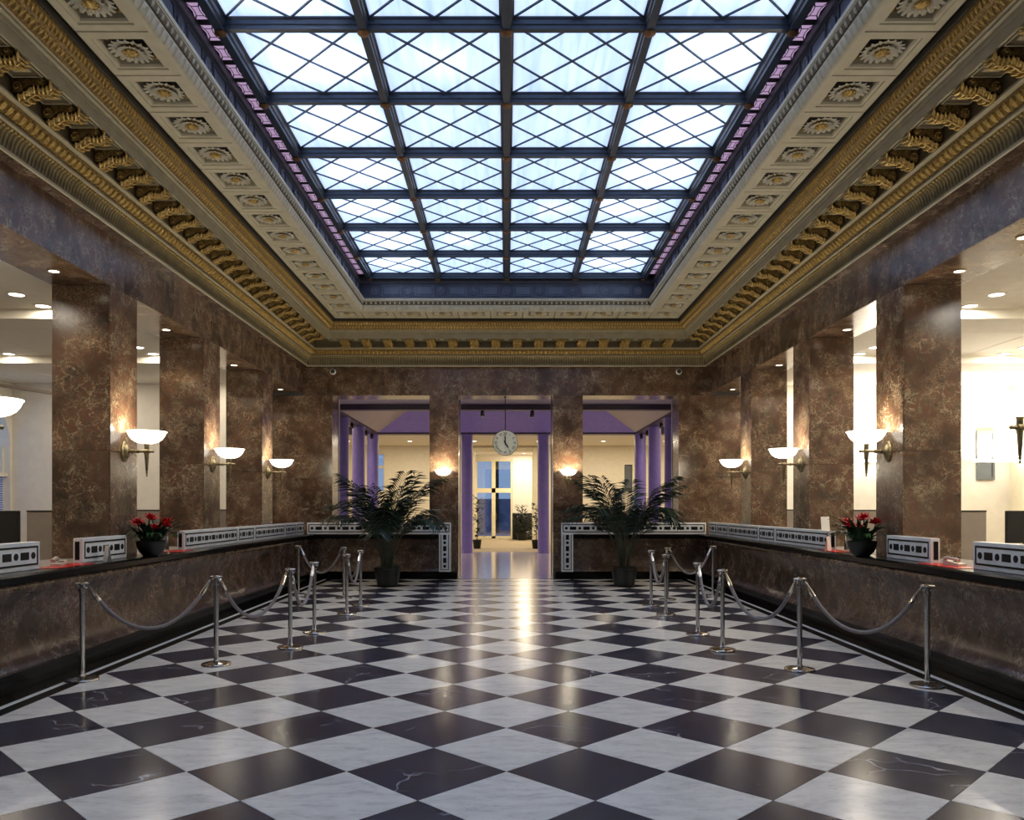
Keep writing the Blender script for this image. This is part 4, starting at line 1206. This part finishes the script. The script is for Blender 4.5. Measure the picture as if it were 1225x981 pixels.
# ================================================================== SIDE OFFICES
OXO = {-1: 11.45, 1: 11.85}
OYE = {-1: 18.75, 1: 19.05}
for sx in (-1, 1):
    s_ = side(sx)
    xi, xo, ye, yn = W+TH, OXO[sx], OYE[sx], 1.5
    tag(MB().box(sx*(W+0.0), sx*xo, yn, ye+0.3, -0.12, -0.001).build('floor_%s_office' % s_, M['office_carpet']), 'grey office carpet behind the %s counter' % s_, kind='structure')
    cl = struct('ceiling_%s_office' % s_, 'pale panelled office ceiling behind the %s wall' % s_)
    MB().box(sx*(xi-0.02), sx*6.05, yn, ye, 4.33, 5.0).build('bulkhead', M['office_ceiling'], cl)
    # recessed ceiling panels
    bays = [yn, 4.5, 5.5, 8.1, 9.1, 11.7, 12.7, 15.3, 16.3, ye]
    for k in range(len(bays)-1):
        a, b = bays[k], bays[k+1]
        if k % 2 == 1:
            MB().box(sx*6.06, sx*xo, a, b, 4.38, 5.0).build('ceiling_beam', M['office_ceiling'], cl)
        else:
            x = 6.06
            while x < xo - 0.1:
                x2 = min(x+1.3, xo)
                MB().bbox(sx*(x+0.004), sx*(x2-0.004), a+0.002, b-0.002, 4.52, 4.60, 0.006).build('ceiling_panel', M['office_ceiling'], cl)
                x = x2
            MB().box(sx*6.06, sx*xo, a, b, 4.6, 5.0).build('ceiling_backing', M['office_ceiling'], cl)
    wo = struct('wall_%s_office' % s_, 'pale plaster walls of the %s office' % s_)
    MB().box(sx*xi, sx*xo, yn-0.2, yn, 0, 5.0).build('near_wall', M['white_wall'], wo)
    MB().box(sx*(xi+0.0), sx*xo, ye, ye+0.2, 0, 5.0).build('end_wall', M['white_wall'], wo)
    if sx < 0:
        # outer wall with an arched window
        y0, y1, zs, zb = 16.35, 18.66, 3.05, 1.0
        m = MB()
        m.box(-xo-0.3, -xo, yn-0.2, y0, 0, 5.0).box(-xo-0.3, -xo, y1, ye+0.2, 0, 5.0).box(-xo-0.3, -xo, y0, y1, 0, zb)
        yc, R = (y0+y1)/2, (y1-y0)/2
        n = 20
        for k in range(n):
            a0, a1 = PI*k/n, PI*(k+1)/n
            q = [(yc-R*math.cos(a0), zs+R*math.sin(a0)), (yc-R*math.cos(a1), zs+R*math.sin(a1))]
            poly = [q[0], q[1], (q[1][0], 5.0), (q[0][0], 5.0)]
            m.extrude(poly, -xo-0.3, -xo, lambda a, b, c: (c, a, b))
        m.build('outer_wall', M['white_wall'], wo)
        w1 = struct('window_1', 'arched window with blue daylight and violet blinds in the left office')
        fr = MB().box(-xo-0.22, -xo-0.14, y0, y0+0.06, zb, zs).box(-xo-0.22, -xo-0.14, y1-0.06, y1, zb, zs).box(-xo-0.24, -xo-0.05, y0, y1, 2.36, 2.44).box(-xo-0.22, -xo-0.14, yc-0.03, yc+0.03, zb, zs+R)
        fr.build('window_frame', M['white_wall'], w1)
        MB().box(-xo-0.20, -xo-0.195, y0, y1, 2.44, zs).build('pane', M['glass'], w1)
        bl = MB()
        for k in range(26):
            z = 1.02 + k*0.052
            bl.extrude([(0.0,0.0),(0.045,0.018),(0.045,0.022),(0.0,0.004)], y0+0.07, y1-0.07, lambda a, b, c: (-xo-0.14+a, c, z+b))
        bl.build('blind_slats', M['blind'], w1)
    else:
        MB().box(xo, xo+0.3, yn-0.2, ye+0.2, 0, 5.0).build('outer_wall', M['cream'], wo)
        w2 = struct('window_2', 'grey framed window on the end wall of the right office')
        MB().box(11.05, 11.10, ye-0.05, ye-0.001, 2.30, 3.46).box(11.42, 11.47, ye-0.05, ye-0.001, 2.30, 3.46).box(11.10, 11.42, ye-0.05, ye-0.001, 2.30, 2.36).box(11.10, 11.42, ye-0.05, ye-0.001, 3.40, 3.46).build('window_frame', M['window_grey'], w2)
        MB().box(11.10, 11.42, ye-0.02, ye-0.001, 2.36, 3.40).build('pane', M['window_grey'], w2)
        # wall uplighter trays
        for k, (x, y, d) in enumerate(((11.3, 18.6, 'in the far corner'), (8.55, 18.6, 'halfway along the end wall'), (11.2, 14.5, 'third along the outer wall'), (11.2, 10.5, 'second along the outer wall'), (11.2, 6.5, 'first along the outer wall'))):
            u = tag(empty('wall_uplighter', (x, y, 2.70)), 'thin white uplighter tray in the right office, %s' % d, 'wall lamp', 'office uplighters')
            MB().bbox(-0.5, 0.5, -0.15, 0.15, 0, 0.05, 0.01).build('tray', M['lens_white'], u)
            if y > 18: MB().box(-0.03, 0.03, 0.15, ye-y-0.001, 0.0, 0.03).build('bracket', M['white_wall'], u)
            else: MB().box(0.5, xo-x-0.001, -0.03, 0.03, 0.0, 0.03).build('bracket', M['white_wall'], u)
            lamp('uplighter_lamp', 'AREA', (0, 0, 0.06), 62, NEUT, u, 0.28, rot=(PI,0,0))
    # ceiling lights
    cl0 = make_downlight(0.13, M['lens_white'], 'ceiling_light')
    fl = True
    for bi, (yy, d) in enumerate(((3.6, 'nearest bay'), (7.3, 'second bay'), (10.9, 'third bay'), (14.5, 'fourth bay'), (17.4, 'last bay'))):
        for dx, dd in ((6.6, 'inner'), (9.3, 'outer')):
            for q, e in ((0.0, 'front'), (0.62, 'rear')):
                o = cl0 if fl else copy_tree(cl0); fl = False
                o.location = (sx*dx, yy+q, 4.5195)
                tag(o, 'round recessed ceiling light in the %s office, %s, %s row, %s one' % (s_, d, dd, e), 'ceiling light', 'office ceiling lights')
                if q == 0.0 or sx > 0:
                    lamp('ceiling_lamp', 'AREA', (0,0,-0.015), OFFICE_W[sx], NEUT if sx > 0 else (1.0, 0.87, 0.70), o, 0.2)
    # partitions
    for (yy, xa, xb), d in zip(((12.2, 5.80, 7.22), (15.3, 5.75, 7.0), (17.9, 5.75, 6.9)), ('nearest', 'middle', 'farthest')):
        p = tag(empty('office_partition', (sx*(xa+xb)/2, yy, 0)), 'grey fabric office partition in the %s office, %s one' % (s_, d), 'partition', 'office partitions')
        h = (xb-xa)/2
        if sx > 0 and d == 'nearest': h = h
        MB().bbox(-h, h, -0.03, 0.03, 0.03, 1.585, 0.008).build('panel', M['screen_grey'], p)
        MB().box(-h, h, -0.035, 0.035, 1.585, 1.605).build('top_rail', M['plastic_black'], p)
        for q in (-h, h-0.04):
            MB().box(q, q+0.04, -0.15, 0.15, 0.0, 0.03).build('foot', M['plastic_black'], p)
    # monitor on the teller desk
    mo = tag(empty('computer_monitor', (sx*(6.25 if sx < 0 else 6.40), 9.95, 0.75), 0.0), 'black computer monitor on a desk in the %s office' % s_, 'monitor')
    MB().bbox(-0.26, 0.26, -0.02, 0.03, 0.46, 0.86, 0.008).build('screen', M['plastic_black'], mo)
    MB().box(-0.03, 0.03, 0.0, 0.03, 0.02, 0.46).build('stand', M['plastic_black'], mo)
    MB().bbox(-0.13, 0.13, -0.09, 0.11, 0.0, 0.02, 0.005).build('base', M['plastic_black'], mo)
    dk = tag(empty('office_desk', (sx*6.5, 9.95, 0)), 'office desk under the monitor in the %s office' % s_, 'desk')
    MB().bbox(-0.8, 0.8, -0.4, 0.4, 0.71, 0.749, 0.006).build('top', M['wood'], dk)
    for q in (-0.76, 0.70):
        for w_ in (-0.36, 0.30):
            MB().box(q, q+0.06, w_, w_+0.06, 0, 0.71).build('leg', M['plastic_black'], dk)
# track rail with a spot in the left office
tr = tag(empty('track_light', (-7.9, 14.2, 3.62), math.radians(-20)), 'thin track rail with a small black spotlight in the left office', 'track light')
MB().box(-0.03, 0.03, -2.6, 0.9, 0.0, 0.05).build('rail', M['screen_grey'], tr)
MB().lathe([(0.045,-0.12),(0.055,-0.10),(0.05,0.05),(0.001,0.06)], 12, (0,0.3,-0.05), Matrix.Rotation(0.9, 4, 'X')).build('spot_head', M['plastic_black'], tr, True)
for q in (-2.2, 0.6):
    MB().box(-0.008, 0.008, q, q+0.016, 0.05, 0.90).build('hanger', M['screen_grey'], tr)

# ================================================================== VESTIBULE AND HALL BEYOND
VY0 = YB + TH
tag(MB().box(-8.0, 8.0, VY0+0.001, 29.9, -0.12, 0.0).build('floor_vestibule', M['hall_floor']), 'pale polished floor of the vestibule beyond the wall', kind='structure')
tag(MB().box(-8.0, 8.0, 29.901, 44.0, -0.12, 0.0).build('floor_hall', M['carpet']), 'beige carpet in the hall beyond the vestibule', kind='structure')
cv = struct('ceiling_vestibule', 'tent shaped vestibule ceiling coloured by violet light, with dark beams')
MB().box(-8.0, 8.0, VY0, 21.95, 4.45, 4.7).build('front_soffit', M['lilac'], cv)
MB().box(-8.0, 8.0, 21.951, 22.25, 4.30, 4.7).build('front_beam', M['beam_dark'], cv)
MB().box(-8.0, 8.0, 29.0, 29.5, 4.28, 4.9).build('rear_beam', M['beam_dark'], cv)
for sx in (-1, 1):
    MB().box(sx*4.62, sx*5.05, 22.251, 28.999, 4.28, 4.9).build('side_beam', M['beam_dark'], cv)
    MB().box(sx*5.051, sx*8.0, 22.251, 28.999, 4.55, 4.9).build('aisle_ceiling', M['cream'], cv)
X0, X1, Y0, Y1, ZP, T_ = -4.62, 4.62, 22.25, 29.0, 4.36, 3.3
K = 0.53
Z1_ = ZP + K*T_
def quad(name, pts, mat):
    pts = [Vector(p) for p in pts]
    n = (pts[1]-pts[0]).cross(pts[2]-pts[0]).normalized()*0.03
    m = MB().add(pts + [p+n for p in pts], [(0,1,2,3),(7,6,5,4),(0,4,5,1),(1,5,6,2),(2,6,7,3),(3,7,4,0)])
    m.build(name, mat, cv)
quad('tent_side', [(X0,Y0,ZP),(X0,Y1,ZP),(X0+T_,Y1-T_,Z1_),(X0+T_,Y0+T_,Z1_)], M['tent_grey'])  # grey sides and purple ends carry the lighting in their colour
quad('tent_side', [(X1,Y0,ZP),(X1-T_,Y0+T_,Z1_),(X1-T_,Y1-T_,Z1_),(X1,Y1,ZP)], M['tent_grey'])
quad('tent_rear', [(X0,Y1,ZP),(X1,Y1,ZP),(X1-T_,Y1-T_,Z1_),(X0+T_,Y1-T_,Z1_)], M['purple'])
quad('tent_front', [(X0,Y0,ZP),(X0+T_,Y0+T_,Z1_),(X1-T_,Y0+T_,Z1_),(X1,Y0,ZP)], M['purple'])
MB().box(X0+T_-0.1, X1-T_+0.1, Y0+T_-0.1, Y1-T_+0.1, Z1_, Z1_+0.05).build('tent_top', M['purple'], cv)
MB().box(-8.0, 8.0, 29.501, 35.0, 4.32, 4.6).build('hall_ceiling', M['cream'], cv)
for sx in (-1, 1):
    tag(MB().box(sx*8.0, sx*8.3, VY0-0.2, 35.2, -0.1, 5.0).build('wall_vestibule_' + side(sx), M['cream']), 'cream side wall of the vestibule on the %s' % side(sx), kind='structure')
tag(MB().box(-8.0, -XO, VY0-0.2, VY0, 0, 5.0).box(XO, 8.0, VY0-0.2, VY0, 0, 5.0).build('wall_vestibule_front', M['cream']), 'cream wall beside the vestibule openings', kind='structure')
# hall cross wall with portal
PX0, PX1, PZ = -1.37, 1.12, 4.05
hw = struct('wall_hall', 'cream cross wall with a framed portal in the middle')
MB().box(-8.0, -5.62, 35.0, 35.3, 0, 4.6).box(-5.62, -5.30, 35.0, 35.3, 0, 2.35).box(-5.62, -5.30, 35.0, 35.3, 3.95, 4.6).box(-5.30, PX0-0.2, 35.0, 35.3, 0, 4.6).build('wall_panel', M['cream'], hw)
MB().box(PX1+0.2, 5.10, 35.0, 35.3, 0, 4.6).box(5.10, 5.45, 35.0, 35.3, 0, 2.35).box(5.10, 5.45, 35.0, 35.3, 3.5, 4.6).box(5.45, 8.0, 35.0, 35.3, 0, 4.6).build('wall_panel', M['cream'], hw)
MB().box(PX0-0.2, PX1+0.2, 35.0, 35.3, PZ+0.2, 4.6).build('wall_panel', M['cream'], hw)
MB().bbox(PX0-0.2, PX0, 34.93, 35.35, 0, PZ+0.2, 0.02).build('portal_jamb', M['door_frame'], hw)
MB().bbox(PX1, PX1+0.2, 34.93, 35.35, 0, PZ+0.2, 0.02).build('portal_jamb', M['door_frame'], hw)
MB().bbox(PX0, PX1, 34.93, 35.35, PZ, PZ+0.2, 0.02).build('portal_head', M['door_frame'], hw)
w3 = struct('window_3', 'narrow blue window in the cream hall wall on the left')
MB().box(-5.62, -5.58, 35.1, 35.2, 2.35, 3.95).box(-5.34, -5.30, 35.1, 35.2, 2.35, 3.95).box(-5.58, -5.34, 35.1, 35.2, 3.35, 3.45).build('window_frame', M['door_frame'], w3)
MB().box(-5.58, -5.34, 35.14, 35.15, 2.35, 3.95).build('pane', M['glass'], w3)
w4 = struct('window_4', 'narrow grey window in the cream hall wall on the right')
MB().box(5.10, 5.15, 35.1, 35.2, 2.35, 3.5).box(5.40, 5.45, 35.1, 35.2, 2.35, 3.5).build('window_frame', M['window_grey'], w4)
MB().box(5.15, 5.40, 35.14, 35.15, 2.35, 3.5).build('pane', M['window_grey'], w4)
# corridor behind the portal
ww = struct('wall_corridor', 'pale corridor walls behind the portal')
DX0, DX1, DY, DZ = -1.66, 0.32, 43.0, 4.2
MB().box(-2.4, -2.1, 35.3, 43.3, 0, 4.6).build('side_wall', M['white_wall'], ww)
MB().box(2.6, 2.9, 35.3, 43.3, 0, 4.6).build('side_wall', M['white_wall'], ww)
MB().box(-2.1, DX0, DY, DY+0.3, 0, 4.6).build('end_wall', M['white_wall'], ww)
MB().box(DX1, 2.6, DY, DY+0.3, 0, 4.6).build('end_wall', M['white_wall'], ww)
MB().box(DX0, DX1, DY, DY+0.3, DZ, 4.6).build('end_wall', M['white_wall'], ww)
tag(MB().box(-2.4, 2.9, 35.3, 43.3, 4.45, 4.7).build('ceiling_corridor', M['white_wall']), 'white ceiling of the corridor behind the portal', kind='structure')
d1 = struct('door_1', 'glazed double doors with cream frames at the end of the corridor')
TZ = 2.55
mid = (DX0+DX1)/2 - 0.02
MB().box(DX0, DX0+0.10, DY+0.05, DY+0.2, 0, DZ).build('door_frame', M['door_frame'], d1)
MB().box(DX1-0.10, DX1, DY+0.05, DY+0.2, 0, DZ).build('door_frame', M['door_frame'], d1)
MB().box(mid-0.10, mid+0.10, DY+0.05, DY+0.2, 0, DZ-0.1).build('door_frame', M['door_frame'], d1)
MB().box(DX0+0.1, DX1-0.1, DY+0.05, DY+0.2, TZ-0.12, TZ+0.12).build('door_frame', M['door_frame'], d1)
MB().box(DX0+0.1, DX1-0.1, DY+0.05, DY+0.2, DZ-0.1, DZ).build('door_frame', M['door_frame'], d1)
MB().box(DX0+0.1, DX1-0.1, DY+0.05, DY+0.2, 0.0, 0.12).build('bottom_rail', M['door_frame'], d1)
for a, b in ((DX0+0.1, mid-0.1), (mid+0.1, DX1-0.1)):
    for z0, z1 in ((0.12, TZ-0.12), (TZ+0.12, DZ-0.1)):
        MB().box(a, b, DY+0.12, DY+0.13, z0, z1).build('pane', M['glass'], d1)
for q in (-0.16, 0.12):
    MB().tube([(mid+q+0.02, DY+0.04, 1.0), (mid+q+0.02, DY-0.02, 1.02), (mid+q+0.02, DY-0.02, 1.30), (mid+q+0.02, DY+0.04, 1.32)], 0.015, 6).build('handle', M['brass'], d1)
# street outside
st = tag(empty('street_facade', (0, 52.0, 0)), 'bluish building front seen through the glass doors', 'building')
MB().box(-7, 5, 0, 0.5, -0.1, 2.2).build('lower_wall', M['facade'], st)
MB().box(-7, -2.6, 0, 0.5, 2.2, 5.5).build('upper_wall', M['facade'], st)
MB().box(-0.72, -0.50, -0.3, 0.0, -0.1, 5.5).build('downpipe', M['plastic_black'], st)
MB().box(0.6, 5, 0, 0.5, 2.2, 5.5).build('upper_wall', M['facade'], st)
tag(MB().box(-8, 6, 43.301, 52.6, -0.15, -0.02).build('floor_street', M['facade']), 'street paving outside the glass doors', kind='structure')

# columns
col = MB().lathe([(0.22,0.0),(0.22,0.03),(0.207,0.04),(0.205,0.05),(0.205,4.22),(0.215,4.23),(0.215,4.279),(0.001,4.279)], 28)
sh_me = col.mesh('shaft', M['purple'], True)
cols = [(-4.83,23.7,'left row, nearest'),(-4.83,26.4,'left row, middle'),(-4.83,29.2,'left row, farthest'),(4.83,23.7,'right row, nearest'),(4.83,26.4,'right row, middle'),(4.83,29.2,'right row, farthest'),(-1.43,29.25,'left of the portal'),(1.33,29.25,'right of the portal')]
for x, y, d in cols:
    o = link('column', sh_me); o.location = (x, y, 0.0005)
    tag(o, 'round violet painted column in the vestibule, %s' % d, 'column', 'vestibule columns')
# spotlights
def spotlight(loc, az, label, power=80.0):
    r = tag(empty('spotlight', loc, az), label, 'spotlight', 'vestibule spotlights')
    MB().box(-0.02, 0.02, -0.02, 0.02, -0.06, 0.0).build('stem', M['plastic_black'], r)
    R = Matrix.Rotation(math.radians(150), 4, 'X')
    MB().lathe([(0.001,-0.10),(0.05,-0.09),(0.065,0.05),(0.06,0.055)], 14, (0,0,-0.11), R).build('can', M['plastic_black'], r, True)
    MB().lathe([(0.058,0.045),(0.058,0.05),(0.001,0.05)], 14, (0,0,-0.11), R).build('lens', M['spot_lens'], r)
    lamp('spot_lamp', 'SPOT', (0, 0.05, -0.16), power, (1.0,0.88,0.78), r, 0.04, rot=(math.radians(-30), 0, 0), spot=math.radians(95), blend=0.8)
for sx in (-1, 1):
    for y, d in ((22.9, 'nearest'), (25.1, 'second'), (27.6, 'third'), (28.8, 'farthest')):
        spotlight((sx*4.80, y, 4.279), 0 if sx < 0 else 0, 'small bright spotlight on the %s vestibule beam, %s' % (side(sx), d))
for x, d in ((-0.66, 'left'), (0.70, 'right')):
    spotlight((x, 22.1, 4.299), PI, 'black spotlight on the front vestibule beam, %s of the clock rod' % d, 30)
# hall ceiling lights
hl = make_downlight(0.13, M['lens_white'], 'hall_light'); fl = True
for x, d in ((-6.4, 'far left'), (-3.9, 'left'), (-1.3, 'left of the portal'), (1.3, 'right of the portal'), (3.9, 'right'), (6.4, 'far right')):
    o = hl if fl else copy_tree(hl); fl = False
    o.location = (x, 32.6, 4.3195)
    tag(o, 'round recessed light in the hall ceiling, %s' % d, 'ceiling light', 'hall ceiling lights')
    lamp('hall_lamp', 'AREA', (0,0,-0.02), HALL_W, (1.0,0.86,0.68), o, 0.3)
for y, d in ((37.0, 'nearest'), (39.5, 'middle'), (41.8, 'farthest')):
    o = copy_tree(hl)
    for ch in list(o.children):
        if ch.type == 'LIGHT': bpy.data.objects.remove(ch)
    o.location = (0.9, y, 4.4495)
    tag(o, 'round recessed light in the corridor ceiling, %s' % d, 'ceiling light', 'corridor lights')
    lamp('corridor_lamp', 'AREA', (0,0,-0.02), 75, (1.0,0.85,0.64), o, 0.4)
for sx in (-1, 1):
    for y, d in ((24.0, 'nearest'), (27.0, 'farthest')):
        o = copy_tree(hl)
        for ch in list(o.children):
            if ch.type == 'LIGHT': bpy.data.objects.remove(ch)
        o.location = (sx*6.5, y, 4.5495)
        tag(o, 'round recessed light in the %s vestibule aisle, %s' % (side(sx), d), 'ceiling light', 'aisle lights')
        lamp('aisle_lamp', 'AREA', (0,0,-0.02), 40, (1.0,0.86,0.68), o, 0.3)

# hall plants
def bushy(x, y, h, r, label, seed, leaves=150, pot=0.18):
    rng = random.Random(seed)
    t = tag(empty('hall_plant', (x, y, 0)), label, 'potted plant', 'hall plants')
    MB().lathe([(pot*0.75,0.0),(pot,0.34),(pot*1.05,0.36),(pot*0.9,0.36),(0.001,0.34)], 18).build('pot', M['pot'], t, True)
    MB().tube([(0,0,0.3),(0.03,0.02,h*0.6),(0.0,0.0,h)], [0.02,0.015,0.006], 6).build('stem', M['stem'], t)
    lv = MB()
    for k in range(leaves):
        z = rng.uniform(0.42, h); a = rng.uniform(0, 2*PI); rr = r*rng.uniform(0.1, 1.0)*(1.0 - 0.55*(z/h)**2)
        p = Vector((rr*math.cos(a), rr*math.sin(a), z))
        u = Vector((math.cos(a+rng.uniform(-.8,.8)), math.sin(a+rng.uniform(-.8,.8)), rng.uniform(-0.3,0.8))).normalized()
        s = u.cross(Vector((0,0,1))).normalized()*0.045
        L = rng.uniform(0.14, 0.26)
        lv.add([p, p+u*L*0.5+s, p+u*L, p+u*L*0.5-s], [(0,1,2,3)])
    tag(lv.build('foliage', M['leaf'], t), None, kind='stuff')
bushy(-1.18, 32.4, 2.05, 0.30, 'leafy potted plant beside the left violet column', 41)
bushy(1.18, 32.4, 1.75, 0.26, 'slim potted plant beside the right violet column', 42)
bx = tag(empty('dark_planter', (0.82, 41.3, 0)), 'tall dark planter box in the corridor right of the glass doors', 'planter')
MB().bbox(-0.52, 0.52, 0.0, 0.5, 0.0, 1.35, 0.01).build('box', M['plastic_black'], bx)
MB().box(-0.45, 0.45, 0.06, 0.44, 1.35, 1.36).build('soil', M['soil'], bx)
bushy(0.78, 40.6, 1.75, 0.5, 'broad bushy plant standing before the dark planter', 44, 260, 0.30)
